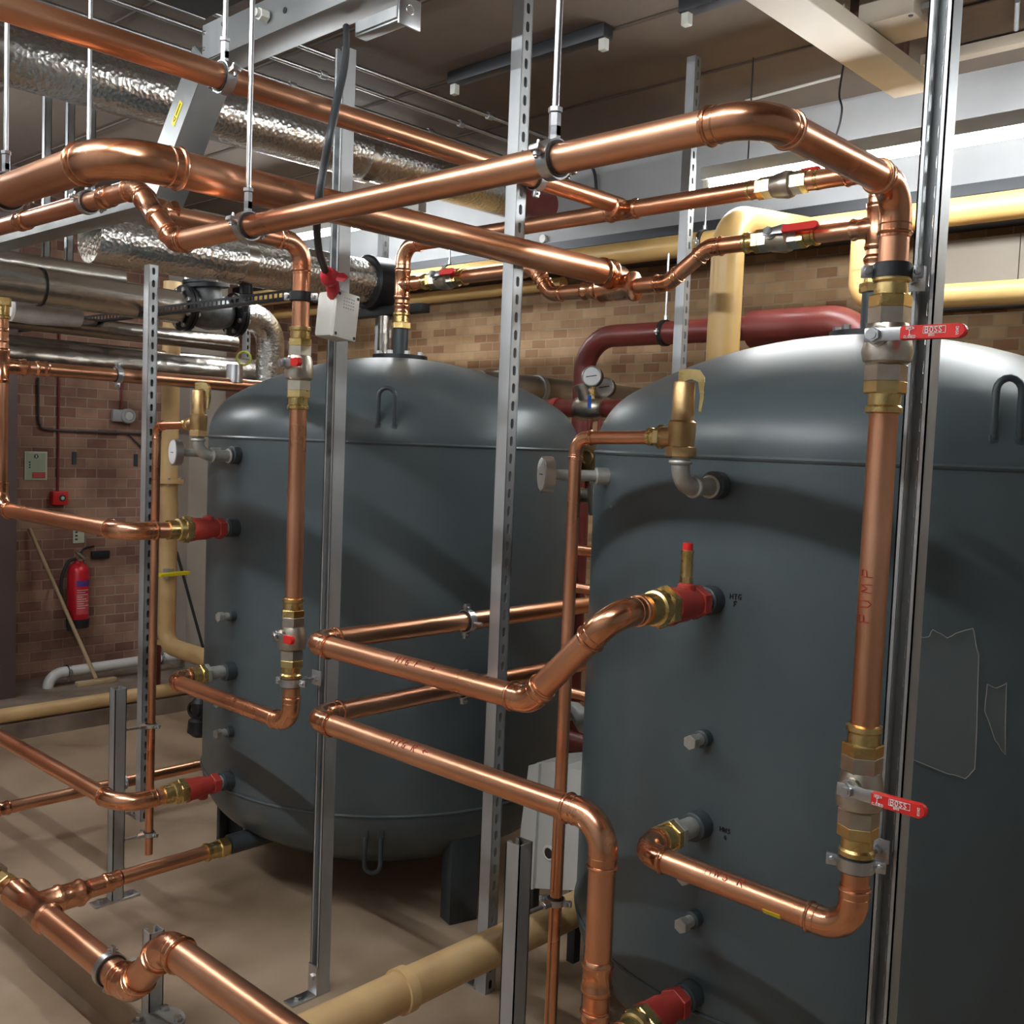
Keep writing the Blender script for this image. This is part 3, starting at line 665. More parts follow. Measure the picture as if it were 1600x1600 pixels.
ball_valve((RX, RYR, 1.075), (0, 0, 1), r42*1.02, (0, -1, 0), (-1, 0, 0), 'lever valve with printed red handle, low on the PUMP riser', 0.134, True)
left_rise = run('riser_pipe', 'copper riser before the left tank, carrying two valves with short red levers',
    [(XB-0.13, YB, 0.822), (1.662, YB, 0.822), (1.662, RYL, 0.818), (RX, RYL, 2.150), (1.235, RYL-0.01, 2.150)], r42, rb=0.055, sock=0.028)
nipple_set(left_rise, YB, 0.822)
tee(left_rise, tp+V((0, 0.022, 0.016)), dv, (1, 0, 0), r42*1.04, r42, 0.10, 0.062)
riser_valves(RX, RYL, ('lever valve with short red handle, high on the left riser', 'lever valve with short red handle, low on the left riser'), False, 0.085)
clamp((RX, RYR, 1.930), (0, 0, 1), r42, (1, 0.0, 0), 0.055, 'black-banded pipe ring at the top of the PUMP riser, held by the right slotted post', plate=0.042, dark=True, lug=(0.5, -0.86, 0))
clamp((RX, RYR, 0.938), (0, 0, 1), r42, (1, 0.0, 0), 0.055, 'shiny zinc pipe ring low on the PUMP riser', plate=0.042, lug=(0.35, -0.94, 0))
clamp((RX, RYL, 2.005), (0, 0, 1), r42, (1, 0.0, 0), 0.055, 'black-banded pipe ring on the left riser beside the junction box', plate=0.042, dark=True, lug=(0.5, -0.86, 0))
clamp((RX, RYL, 0.940), (0, 0, 1), r42, (1, 0.0, 0), 0.055, 'zinc pipe ring on the left riser near its bottom bend', plate=0.042, lug=(0.35, -0.94, 0))

# overhead copper
tz = 2.378
top_run = run('overhead_pipe', 'copper pipe crossing the top left corner, the highest long one', [(0.2, 2.0, tz), (2.575, 2.0, tz)], r54)
big = run('header_pipe', 'widest copper pipe overhead, with a big bend at its left end', [(0.955, 3.2, 2.168), (0.955, 2.01, 2.168), (2.53, 2.01, 2.168)], r76, rb=0.105, sock=0.04)
coupling(big, (2.53, 2.01, 2.168), (1, 0, 0), r76*0.98, 0.06)
J1, J2 = at(1035, 443, x=TX), at(1108, 392, x=TX); J3, J4 = at(905, 450, x=TX), at(850, 436, x=TX)
zl = J1.z; ztp = 2.222
tb = run('tank_branch_pipe', 'copper branch from the end of the widest pipe to the top of the right tank',
    [(TX, 2.01, zl), (TX, J1.y-0.02, zl), (TX, J2.y, ztp), (TX, YA+0.02, ztp)], r54*0.9, rb=0.055, sock=0.03)
MB().lathe((TX, 2.01, zl), (0, -1, 0), [(-0.07, 0.036), (-0.062, 0.042), (-0.055, 0.040), (0.05, 0.040), (0.058, 0.046), (0.068, 0.046), (0.078, 0.030)], 32).lathe((TX, 2.01, 2.16), (-1, 0, 0), [(-0.01, 0.040), (0.06, 0.040)], 32).build('tee', copper_fit, tb)
tb2 = run('tank_branch_pipe', 'copper branch from the end of the widest pipe to the top of the left tank',
    [(TX, 2.08, zl), (TX, J3.y+0.12, zl), (TX, J3.y+0.20, ztp), (TX, YB-0.02, ztp)], r54*0.9, rb=0.055, sock=0.03)
coupling(tb2, (TX, 2.12, zl), (0, 1, 0), r54*0.95, 0.06)
def top_set(y, lab, end):
    t = run('tank_top_pipe', lab, end, r54, rb=0.065, sock=0.032)
    tee(t, (TX, y, ztp), (0, 0, 1), (0, -1 if y > 2 else 1, 0), r54, r54*0.9, 0.12, 0.07)
    coupling(t, (TX, y, 2.125), (0, 0, 1), r54, 0.05)
    adapter(t, (TX, y, 2.115), (0, 0, -1), r54, 0.062)
    return t
hz = 2.368
s1 = top_set(YB, 'thin copper header across both tanks, rising from the top of the left tank', [(TX, YB, 2.06), (TX, YB, hz), (TX, 1.25, hz)])
s2 = top_set(YA, 'copper upright from the top of the right tank, behind the PUMP riser', [(TX, YA, 2.06), (TX, YA, hz), (TX, 1.27, hz)])
tee(s1, (TX, 2.0, hz), (0, 1, 0), (-1, 0, 0), r54, r54, 0.12, 0.07)
ball_valve((TX, 1.46, ztp), (0, 1, 0), r42, (0, -1, 0), (-1, 0, 0.25), 'lever valve with red handle lying level, top right above the right tank', 0.15)
ball_valve((TX, 2.82, ztp), (0, 1, 0), r42, (0, -1, 0), (-1, 0, 0.25), 'lever valve with red handle lying level, far above the left tank', 0.12)
ball_valve((TX, 1.46, hz), (0, 1, 0), r42*0.95, (0, -1, 0.0), (0.7, 0, 0.7), 'valve on the thin copper header, dark against the lit tube', 0.10)
clamp((1.22, 1.083, 2.068), (0, 1, 0), r42, (0, 0, 1), 0.012, 'black-lined hanging ring on the diagonal copper pipe, top middle', lug=(-1, 0, 0.2))
clamp((1.22, 1.945, 2.066), (0, 1, 0), r42, (0, 0, 1), 0.012, 'hanging ring where the diagonal copper pipe starts, left of middle', lug=(-1, 0, 0.2))
clamp((1.22, 2.71, 2.217), (0, 1, 0), r42, (0, 0, 1), 0.012, 'hanging ring on the thin copper pipe at left, under the big bend', lug=(-1, 0, 0.2))
clamp((0.955, 2.555, 2.168), (0, 1, 0), r76, (0, 0, 1), 0.012, 'large hanging ring at the left edge, round the widest copper pipe', lug=(-1, 0, 0.2))
clamp((1.190, 2.0, tz), (1, 0, 0), r54, (0, 0, 1), 0.012, 'hanging ring on the highest copper pipe, top left', lug=(0, -1, 0.2))
clamp((2.184, 2.0, tz), (1, 0, 0), r54, (0, 1, 0.0), 0.004, 'ring on the highest copper pipe beside the post between the tanks', lug=(0, 0, 1), nut=False)
def rod(x, y, z, label, r=0.0055):
    t = thing('threaded_rod', label, 'rod', (x, y, z), 'threaded hanger rods')
    MB().cyl((x, y, z), (x, y, ZC), r, 12).build('rod', zinc, t)
    MB().hexa((x, y, z), (0, 0, 1), 0.0, 0.035, 0.0095).hexa((x, y, z), (0, 0, 1), 0.036, 0.044, 0.0115).build('rod_coupler', zinc, t)
    return t
rod(1.22, 1.083, 2.068+r42+0.012, 'bright hanger rod rising from the ring on the diagonal pipe, top middle')
rod(1.22, 1.945, 2.066+r42+0.012, 'thin hanger rod running down the picture left of the black cable')
rod(1.22, 2.71, 2.217+r42+0.012, 'hanger rod down to the thin copper pipe under the big bend')
rod(0.955, 2.555, 2.168+r76+0.012, 'hanger rod at the far left, down to the large ring')
rod(1.190, 2.0, tz+r54+0.012, 'short hanger rod down to the highest copper pipe')
rod(1.22, 3.36, 2.222+r42, 'hanger rod at the left edge over the thin copper pipe')

# ---- left tank: heating valves and pipes
_, e = red_valve((XB, YB, 1.31), 'red balancing valve high on the left tank, its blanked test boss on top', False, nip=0.02)
up_l = run('heating_pipe', 'copper pipe from the upper red valve of the left tank to the left edge',
    [e+V((0.010, 0, 0)), (1.50, YB, 1.31), (1.50, 4.05, 1.31), (1.50, 4.05, 2.02)], r54, rb=0.075, sock=0.03)
tee(up_l, (1.50, 4.05, 1.848), (0, 0, 1), (1, 0, 0), r54, r54, 0.13, 0.09)
coupling(up_l, (1.50, 4.05, 1.96), (0, 0, 1), r54*0.9, 0.06)
adapter(up_l, (1.50, 4.05, 2.02), (0, 0, 1), r54, 0.08)
cx = run('cross_pipe', 'copper pipe running level from the left edge behind the top of the left tank', [(1.60, 4.05, 1.848), (3.2, 4.05, 1.848)], r54*0.95)
coupling(cx, (1.65, 4.05, 1.848), (1, 0, 0), r54*0.95, 0.05)
clamp((1.955, 4.05, 1.848), (1, 0, 0), r54*0.95, (0, -1, 0), 0.02, 'zinc ring on the level copper pipe, beside the left slotted post', lug=(0, 0, 1), nut=False)
_, e = red_valve((XB, YB, 0.44), 'red balancing valve low on the left tank, test boss pointing down', False, nip=0.02, flip=-1)
run('heating_pipe', 'copper pipe from the lower red valve on the left tank, leaving at the left edge',
    [e+V((0.010, 0, 0)), (1.50, YB, 0.44), (1.50, 5.4, 0.44)], r54, rb=0.09, sock=0.03)
lo = run('cross_pipe', 'thin copper pipe crossing low over the floor behind the left tank', [(1.15, 4.05, 0.150), (3.2, 4.05, 0.150)], r42)
coupling(lo, (1.52, 4.05, 0.150), (1, 0, 0), r42, 0.055)
clamp((2.00, 4.05, 0.150), (1, 0, 0), r42, (0, -1, 0), 0.02, 'zinc ring on the low crossing pipe behind the short channel stub', lug=(0, 0, 1), nut=False)
# bottom outlet and floor header
FX, FZ = 1.236, 0.190
ol = run('outlet_pipe', 'copper pipe from the bottom of the left tank to the wide floor pipe', [(1.845, YB, 0.207), (1.40, YB, 0.205)], r42)
adapter(ol, (1.80, YB, 0.207), (1, 0, 0), r42*1.05, 0.085)
coupling(ol, (1.475, YB, 0.205), (1, 0, 0), r42, 0.06)
fh = run('floor_header_pipe', 'wide copper pipe low at bottom left with a double bend', [(FX, 3.20, FZ), (FX, 2.435, FZ), (FX, 2.255, FZ+0.175), (FX, 0.9, FZ+0.175)], r76, rb=0.075, sock=0.038)
mb = MB().lathe((FX, 3.19, FZ), (0, -1, 0), [(-0.06, 0.026), (-0.03, 0.030), (0, r76*1.05), (0.006, r76*1.2), (0.016, r76*1.2), (0.022, r76*1.09), (0.225, r76*1.09), (0.231, r76*1.2), (0.241, r76*1.2), (0.247, r76)], 32)
mb.lathe((FX, YB, FZ+0.006), (1, 0, 0), [(0.01, r76), (0.06, r76), (0.066, r76*1.12), (0.076, r76*1.12), (0.082, r76), (0.125, r76), (0.131, r76*1.1), (0.141, r76*1.1), (0.150, r76*0.9), (0.17, r42*1.1), (0.24, r42*1.08)], 32).build('tee', copper_fit, fh)
MB().hexa((FX, 3.25, FZ), (0, 1, 0), 0, 0.05, 0.034).lathe((FX, 3.25, FZ), (0, 1, 0), [(0, 0.026), (0.10, 0.026)], 20).build('adapter', brass, fh)
MB().hexa((FX, 3.34, FZ), (0, 1, 0), 0, 0.05, 0.040).lathe((FX, 3.34, FZ), (0, 1, 0), [(0.04, 0.03), (0.15, 0.045)], 24).build('valve_end', nickel, fh)
clamp((FX, 2.555, FZ), (0, 1, 0), r76, (1, -0.2, 0.12), 0.055, 'large zinc ring round the wide floor pipe before its double bend', lug=(0.1, 0, 1))
gq = at(248, 1594, z=0.06)
g = thing('flanged_fitting', 'grey galvanised flange standing on the floor under the double bend', 'flange', (gq.x, gq.y, 0))
MB().lathe((gq.x, gq.y, 0.0), (0, 0, 1), [(0, 0.045), (0.04, 0.045), (0.04, 0.068), (0.06, 0.068), (0.06, 0.02)], 32).build('flange', galv_iron, g)
for i in range(4): MB().hexa((gq.x+0.05*math.cos(R(45+90*i)), gq.y+0.05*math.sin(R(45+90*i)), 0.06), (0, 0, 1), 0, 0.012, 0.011).build('bolt', zinc, g)

# ---- safety valves, drains and dial thermometers, one set per tank
def safety(y, lab):
    x = 1.745; t = thing('safety_valve', lab, 'valve', (x, y, 1.545), 'brass safety valves')
    arc = [V((x+0.045-0.045*math.sin(R(a)), y, 1.552+0.045-0.045*math.cos(R(a)))) for a in range(0, 91, 15)]
    MB().tube([V((XB+0.01, y, 1.552)), V((x+0.045, y, 1.552))]+arc[1:]+[V((x, y, 1.622))], 0.0185, 20).ring((x+0.05, y, 1.552), (1, 0, 0), 0.019, 0.005).ring((x, y, 1.602), (0, 0, 1), 0.019, 0.005)\
        .ring((XB-0.005, y, 1.552), (1, 0, 0), 0.021, 0.004).build('elbow', galv_iron, t)
    b = MB().hexa((x, y, 1.612), (0, 0, 1), 0, 0.022, 0.031).lathe((x, y, 1.63), (0, 0, 1), [(0, 0.026), (0.03, 0.028), (0.052, 0.0285), (0.056, 0.023), (0.130, 0.022), (0.133, 0.020)], 28)
    b.lathe((x, y, 1.652), (0, 1, 0), [(0.01, 0.021), (0.045, 0.021), (0.046, 0.019)], 24).build('body', bronze, t)
    MB().hexa((x, y+0.044, 1.652), (0, 1, 0), 0, 0.014, 0.025).lathe((x, y+0.055, 1.652), (0, 1, 0), [(0, 0.0165), (0.016, 0.0165), (0.018, 0.019), (0.024, 0.019), (0.026, 0.015)], 24).build('adapter', brass, t)
    z = 1.765
    u, w = V((0.45, -0.89, 0)).normalized(), V((0, 0, 1))
    s = u.cross(w)
    pl = [(-0.012, -0.004), (-0.012, 0.022), (0.012, 0.024), (0.030, 0.022), (0.040, 0.008), (0.040, -0.035), (0.036, -0.062), (0.031, -0.062), (0.033, -0.030), (0.028, -0.002), (0.014, 0.004)]
    MB().prism(pl, V((x, y, z))-s*0.006, u, w, s, 0.012).build('test_lever', brass, t)
    return t
safety(YA, 'brass safety valve with a hooked lever on the right tank')
safety(YB, 'brass safety valve at the upper left of the left tank, before the grey pillar')
def drain(y, zend, lab):
    t = run('drain_pipe', lab, [(1.745, y, 1.652), (1.745, y+0.275, 1.645), (1.741, y+0.275, zend)], 0.0142, rb=0.034, sock=0.016)
    return t
drain(YA+0.075-0.075, 0.05, 'thin copper drain dropping from the hooked safety valve of the right tank')
d1 = drain(YB, 0.135, 'thin copper drain dropping at the left tank, open ended just above the floor')
def stub_clamp(y, z, lab): clamp((1.741, y, z), (0, 0, 1), 0.0142, (-1, 0.02, 0), 0.068, lab, w=0.014, lug=(0.3, -0.95, 0))
stub_clamp(YB+0.275, at(230, 1131, x=1.741).z, 'small ring on the left drain pipe, upper one on the channel stub')
stub_clamp(YB+0.275, at(228, 1300, x=1.741).z, 'small ring on the left drain pipe, lower one near its open end')
stub_clamp(YA+0.275, at(868, 1408, x=1.741).z, 'small ring holding the right drain pipe to its channel stub')
def dial(yt, ln, lab, ang=146):
    """thermometer pocket leaving the shell squarely, dial seen nearly edge-on"""
    a = R(ang); o = V((math.cos(a), math.sin(a), 0)); q = V((TX, yt, 1.556))+o*(TR-0.02); e = q+o*(ln+0.02)
    t = thing('dial_thermometer', lab, 'thermometer', tuple(q), 'dial thermometers')
    MB().lathe(q, o, [(0, 0.021), (0.05, 0.021), (0.052, 0.014), (ln, 0.013)], 20).build('pocket', galv_iron, t)
    MB().lathe(e, o, [(-0.014, 0.02), (-0.012, 0.044), (0.012, 0.044), (0.014, 0.041)], 36).build('case', zinc, t)
    MB().lathe(e, o, [(0.014, 0.040), (0.0146, 0.040)], 36).build('dial', glass_white, t)
    MB().box(e+o*0.0152, (0.0006, 0.03, 0.002), (o, V((-o.y, o.x, 0)), V((0, 0, 1)))).build('needle', black_ink, t)
dial(YA, 0.155, 'round dial thermometer seen edge-on in the gap left of the right tank')
dial(YB, 0.150, 'round dial thermometer seen edge-on at the left tank, before the yellow upright pipe', 169)

# ================================================================== TRUNKING, CABLE, BOX
def trunking():
    t = thing('cable_trunking', 'grey steel cable trunking that steps down from top middle to the left edge', 'trunking', (1.79, 2.4, 2.85))
    a, b = 1.74, 1.848; h = 0.105
    def seg(p, q, name, m=trunk_m):
        (y0, z0), (y1, z1) = p, q; d = V((0, y1-y0, z1-z0)); L_ = d.length; d.normalize(); u = V((1, 0, 0)); w = u.cross(d)
        if w.z < 0: w = -w
        c = V(((a+b)/2, (y0+y1)/2, (z0+z1)/2))+w*(h/2)
        mb = MB().box(c, (b-a, L_, h), (u, d, w), 0.002)
        return mb, c, d, w
    y2, z2 = at(352, 118, x=1.74).y, at(352, 118, x=1.74).z
    P1, P2, P3, P4 = (0.6, 2.803), (3.03, 2.803), (3.36, 2.405), (5.6, 2.415)
    mb, c, d, w = seg(P1, P2, 'trunk'); mb.build('level_length', trunk_m, t)
    mb, c, d, w = seg((P2[0]+0.0, P2[1]), P3, 'drop'); mb.box(c-V(((b-a)/2+0.001, 0, 0)), (0.003, (V((0, P3[0]-P2[0], P3[1]-P2[1]))).length*0.98, h*1.02), (V((1, 0, 0)), d, w)); dl = mb.build('sloping_length', trunk_m, t)
    MB().box(c-V(((b-a)/2+0.0035, 0, 0))-d*0.045, (0.0012, 0.085, 0.024), (V((1, 0, 0)), d, w)).build('warning_label', new_mat('warning_yellow', (0.80, 0.66, 0.02), 0.4), dl)
    n_ = c-V(((b-a)/2+0.0045, 0, 0))-d*0.06
    tri = MB(); k = [n_+d*0.03-w*0.008, n_+d*0.045, n_+d*0.03+w*0.008]; tri.tube(k+[k[0]], 0.0009, 5).tube([n_-d*0.02, n_+d*0.022], 0.0014, 5).build('warning_mark', black_ink, dl)
    mb, c, d, w = seg(P3, P4, 'low'); mb.build('level_length', trunk_m, t)
    MB().box((a-0.003, 2.98, 2.86), (0.005, 0.14, h*1.04)).build('joint_plate', galv, t)
    for yy, zz in ((2.93, 2.89), (2.93, 2.84), (3.04, 2.89), (3.04, 2.84)):
        MB().lathe((a-0.006, yy, zz), (-1, 0, 0), [(0, 0.007), (0.004, 0.005)], 12).build('bolt', zinc, t)
    q = at(417, 26, x=1.735); MB().hexa(q, (-1, 0, 0), 0, 0.028, 0.019).lathe(q, (-1, 0, 0), [(0.028, 0.012), (0.04, 0.012)], 16).build('cable_gland', white_plastic, t)
    q = at(445, 16, x=1.738); MB().lathe(q, (-1, 0, 0), [(0, 0.009), (0.001, 0.009)], 16).build('knockout', dark_steel, t)
    return t
trunking()
br = thing('post_bracket', 'bright steel channel bracket clasping the top of the post under the trunking', 'bracket', (1.8, 2.2, 2.73))
c = at(597, 58, x=1.80)
MB().box((1.805, c.y, 2.745), (0.041, 0.20, 0.041), bevel=0.003).box((1.78, c.y, 2.745), (0.006, 0.17, 0.030)).build('channel', galv, br)
MB().box((1.805, c.y-0.104, 2.745), (0.075, 0.006, 0.075), bevel=0.001).ring((1.805, c.y-0.108, 2.752), (0, 1, 0), 0.012, 0.002).build('end_plate', zinc, br)

jb = thing('junction_box', 'tilted pale grey junction box with red tape on its cable, hanging on the slotted post', 'box', tuple(at(528, 495, x=1.70)))
o = at(524, 495, x=1.690); tl = R(-6)
Yv = V((1, 0.12, 0)).normalized(); Zv = V((0, 0, 1))
u_ = (Yv*math.cos(tl)+Zv*math.sin(tl)); w_ = (Zv*math.cos(tl)-Yv*math.sin(tl)); n_ = u_.cross(w_)
if n_.y > 0: n_ = -n_
MB().box(o+n_*0.0, (0.080, 0.120, 0.066), (u_, w_, n_), 0.008).build('base', white_plastic, jb)
lid = MB().box(o+n_*0.037, (0.084, 0.124, 0.014), (u_, w_, n_), 0.004).build('lid', white_plastic, jb)
for sx in (-1, 1):
    for sz in (-1, 1):
        MB().lathe(o+n_*0.0440+u_*sx*0.034+w_*sz*0.053, n_, [(0, 0.0045), (0.0006, 0.0045)], 12).build('screw', black_ink, lid)
gr = MB()
for i in range(5):
    for j in range(4): gr.box(o+n_*0.0443+u_*(0.0-0.014+i*0.0085)+w_*(0.046-j*0.0085), (0.0045, 0.0035, 0.0006), (u_, w_, n_))
gr.build('moulded_grid', new_mat('moulded_grey', (0.52, 0.52, 0.48), 0.5), lid)
MB().box(o+u_*0.048, (0.03, 0.02, 0.03), (u_, w_, n_)).build('fixing', zinc, jb)
cpx = [(541, 42, 1.79), (541, 75, 1.66), (537, 110, 1.54), (528, 150, 1.45), (517, 205, 1.40), (506, 260, 1.40), (498, 310, 1.40), (495, 355, 1.44), (499, 395, 1.52), (509, 425, 1.60), (522, 455, 1.66)]
cp = [at(a, b, x=x) for a, b, x in cpx]
def smooth_path(P, n=6):
    out = []
    for i in range(len(P)-1):
        p0, p1, p2, p3 = P[max(i-1, 0)], P[i], P[i+1], P[min(i+2, len(P)-1)]
        for k in range(n):
            t = k/n; out.append(0.5*((2*p1)+(p2-p0)*t+(2*p0-5*p1+4*p2-p3)*t*t+(-p0+3*p1-3*p2+p3)*t*t*t))
    return out+[P[-1]]
ct = thing('black_cable', 'thick black cable hanging from the trunking to the junction box', 'cable', tuple(cp[-1]))
MB().tube(smooth_path(cp), 0.0092, 14).build('sheath', cable_m, ct)
tape = new_mat('red_tape', (0.62, 0.03, 0.05), 0.5)
mb = MB(); A_, B_ = at(512, 424, x=1.60), at(524, 462, x=1.67)
pts = [A_+(B_-A_)*(i/9)+V((0, random.uniform(-.004, .004), 0)) for i in range(10)]
mb.tube(pts, 0.018, 12, radii=[0.013, 0.022, 0.025, 0.022, 0.015, 0.017, 0.018, 0.017, 0.019, 0.018])
k1, k2, k3 = at(526, 438, x=1.60), at(545, 447, x=1.66), at(560, 442, x=1.66)
mb.prism([(0, 0), (0.03, -0.006), (0.05, 0.004), (0.03, 0.016), (0.004, 0.018)], k1, V((0, -1, 0)), V((0, 0, 1)), V((-1, 0, 0)), 0.002)
mb.build('red_tape', tape, ct)
# ================================================================== YELLOW PIPES
def span(name, label, a, b, r, mat, cat='pipe', group=None, seg=32, bands=(), part='pipe'):
    t = thing(name, label, cat, tuple(V(a)), group)
    MB().cyl(a, b, r, seg).build(part, mat, t)
    d = (V(b)-V(a)).normalized()
    for s, m in bands: MB().lathe(V(a)+d*s, d, [(0, r+0.001), (0.0, r+0.007), (0.03, r+0.007), (0.03, r+0.001)], seg).build('band', m, t)
    return t
YF, ZF = 1.875, 0.246
t = span('gas_pipe', 'widest yellow pipe low over the floor, running between the tanks', (0.7, YF, ZF), (3.4, YF, ZF), 0.050, yellow)
cl = thing('pipe_ring', 'yellow painted half ring over the wide yellow floor pipe', 'clamp', (1.63, YF, ZF), None)
MB().lathe((1.655, YF, ZF), (1, 0, 0), [(0, 0.049), (0, 0.057), (0.03, 0.057), (0.03, 0.049)], 36).build('ring', yellow, cl)
run('gas_pipe', 'bright yellow upright pipe behind the right tank, elbow at its top', [(3.40, 2.12, 1.30), (3.40, 2.12, 2.50), (4.0, 2.12, 2.565)], 0.062, rb=0.125, mat=yellow_bright, fit=yellow_bright, beads=False)
wp = span('gas_pipe', 'long yellow pipe high along the back wall, crossing behind everything', (4.0, -1.9, 2.571), (4.0, 6.85, 2.571), 0.052, yellow_bright)
for yy in (2.62, 4.3): clamp((4.0, yy, 2.571), (0, 1, 0), 0.052, (0, 0, 1), 0.12, 'yellow pipe hanger under the downstand, %s' % ('left of the far slotted post' if yy < 3 else 'above the left tank'), w=0.02)
run('gas_pipe', 'lower yellow pipe at right that bends up to the high one', [(4.0, -1.9, 2.215), (4.0, 1.87, 2.262), (4.0, 1.87, 2.53)], 0.045, rb=0.075, mat=yellow_bright, fit=yellow_bright, beads=False)
span('gas_pipe', 'thinner yellow pipe under the high one, behind the left tank', (4.2, 3.62, 2.50), (4.2, 6.85, 2.49), 0.034, yellow_bright)
# left side
vx, vy = at(265, 700, y=5.62).x, 5.62
yv = run('gas_pipe', 'yellow upright pipe left of the left tank, behind the slotted post', [(vx, vy, 2.50), (vx, vy, 0.36), (vx+0.05, 4.3, 0.33)], 0.051, rb=0.10, mat=yellow, fit=yellow, beads=False)
zf = at(268, 752, y=vy).z
MB().lathe((vx, vy, zf), (0, 0, 1), [(-0.012, 0.052), (-0.012, 0.082), (0.012, 0.082), (0.012, 0.052)], 32).build('flange', yellow, yv)
for i in range(6): MB().hexa((vx+0.069*math.cos(R(60*i)), vy+0.069*math.sin(R(60*i)), zf-0.022), (0, 0, 1), 0, 0.044, 0.009).build('bolt', zinc, yv)
MB().lathe((vx, vy, at(265, 1005, y=vy).z), (0, 0, 1), [(0, 0.056), (0.02, 0.056)], 24).build('collar', yellow, yv)
hv = thing('gas_cock', 'bright yellow handle crossing the yellow upright pipe low down', 'valve', tuple(at(270, 897, y=vy-0.08)))
q = at(270, 897, y=vy-0.10); MB().box(q+V((0.01, 0, 0)), (0.20, 0.03, 0.022), (V((1, 0.12, 0)), V((-0.12, 1, 0)), V((0, 0, 1))), 0.004).build('lever', new_mat('bright_yellow', (0.85, 0.72, 0.02), 0.4), hv)
MB().hexa(q+V((0.0, 0.05, -0.03)), (0, 0, 1), 0, 0.06, 0.035).build('stem', galv_iron, hv)
run('gas_pipe', 'yellow pipe on the kerb across the floor at far left', [(1.0, ky, 0.125), (3.6, ky, 0.125)], 0.039, mat=yellow)
rv = span('red_pipe', 'short red pipe under the foot of the yellow upright', (vx+0.02, vy+0.2, -0.03), (vx+0.02, vy+0.2, 0.36), 0.05, red_oxide)
t = span('copper_tail', 'narrow copper pipe close behind the yellow upright at left', (vx+0.075, vy+0.05, 0.30), (vx+0.075, vy+0.05, 1.2), 0.012, copper)

# ================================================================== FOIL LAGGED PIPES
def lagged(name, label, pts, r, mat, rb=None, seg=40, parts=()):
    return run(name, label, pts, r, rb=rb or r*1.6, sock=0.01, mat=mat, fit=mat, beads=False, seg=seg, cat='pipe', group=None)
D1 = lagged('foil_lagged_pipe', 'largest foil wrapped pipe overhead, running under the ceiling to a red end', [(0.6, 3.8, 2.905), (3.94, 3.8, 2.93)], 0.112, foil)
for xx in (1.35, 2.1, 2.95): MB().lathe((xx, 3.8, 2.913), (1, 0, 0), [(0, 0.112), (0, 0.1145), (0.05, 0.1145), (0.05, 0.112)], 40).build('foil_tape', foil_smooth, D1)
MB().lathe((3.94, 3.8, 2.93), (1, 0, 0), [(0, 0.085), (0.30, 0.085), (0.33, 0.06)], 32).build('red_end', red_oxide, D1)
bvx = at(888, 374, y=3.7)
bf = thing('black_coupling', 'black flanged coupling seen just beyond the red pipe end, under the thin header', 'coupling', tuple(bvx))
MB().lathe(bvx-V((0.05, 0, 0)), (1, 0, 0.1), [(0, 0.10), (0.025, 0.10), (0.03, 0.05), (0.09, 0.05), (0.095, 0.10), (0.12, 0.10)], 30).build('flanges', black_iron, bf)
for i in range(6): MB().hexa(bvx-V((0.065, 0.08*math.cos(R(60*i)), -0.08*math.sin(R(60*i)))), (1, 0, 0.1), 0, 0.02, 0.013).build('bolt', zinc, bf)
D2 = lagged('foil_lagged_pipe', 'foil wrapped pipe behind the left riser and junction box', [(1.875, 4.15, 2.405), (3.29, 4.15, 2.420)], 0.110, foil)
for xx in (2.55,): MB().lathe((xx, 4.15, 2.412), (1, 0, 0), [(0, 0.110), (0, 0.1125), (0.05, 0.1125), (0.05, 0.110)], 40).build('foil_tape', foil_smooth, D2)
sp = thing('pipe_support', 'black moulded pipe support at the end of the foil pipe, on a dark steel arm', 'support', (3.35, 4.15, 2.3))
MB().lathe((3.28, 4.15, 2.42), (1, 0, 0), [(0, 0.125), (0.01, 0.135), (0.13, 0.135), (0.14, 0.125)], 36).build('support_block', black_iron, sp)
MB().box((3.36, 4.10, 2.275), (0.06, 0.66, 0.045), bevel=0.004).build('arm', dark_steel, sp)
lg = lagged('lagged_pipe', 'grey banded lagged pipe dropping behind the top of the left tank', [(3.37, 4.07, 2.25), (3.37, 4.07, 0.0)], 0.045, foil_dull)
D3 = lagged('foil_lagged_pipe', 'foil wrapped pipe at left running into the black flanged check valve', [(1.0, 5.0, 2.292), (2.74, 5.0, 2.277)], 0.085, foil_smooth)
for xx in (2.02,): MB().lathe((xx, 5.0, 2.284), (1, 0, 0), [(0, 0.086), (0, 0.091), (0.012, 0.091), (0.012, 0.086)], 40).build('strap', black_iron, D3)
cv = thing('check_valve', 'black flanged check valve with a bolted lid between two foil pipes, upper left', 'valve', (2.9, 5.0, 2.277))
b = MB().lathe((2.76, 5.0, 2.277), (1, 0, 0), [(0.04, 0.07), (0.09, 0.09), (0.15, 0.10), (0.22, 0.09), (0.27, 0.07)], 32).lathe((2.90, 5.0, 2.30), (-0.1, 0, 1), [(0, 0.085), (0.10, 0.08)], 28)
b.build('body', vary(new_mat('cast_iron_grey', (0.16, 0.17, 0.17), 0.5, 0.4), [(0.11, 0.115, 0.12), (0.20, 0.21, 0.21)], 20, 3), cv)
for xx in (2.75, 3.05):
    f = MB().lathe((xx, 5.0, 2.277), (1, 0, 0), [(0, 0.118), (0.018, 0.118), (0.018, 0.112), (0.024, 0.112), (0.024, 0.118), (0.042, 0.118)], 36).build('flange', black_iron, cv)
    for i in range(8): MB().hexa((xx-0.014, 5.0+0.098*math.cos(R(22+45*i)), 2.277+0.098*math.sin(R(22+45*i))), (1, 0, 0), 0, 0.07, 0.013).build('bolt', zinc, f)
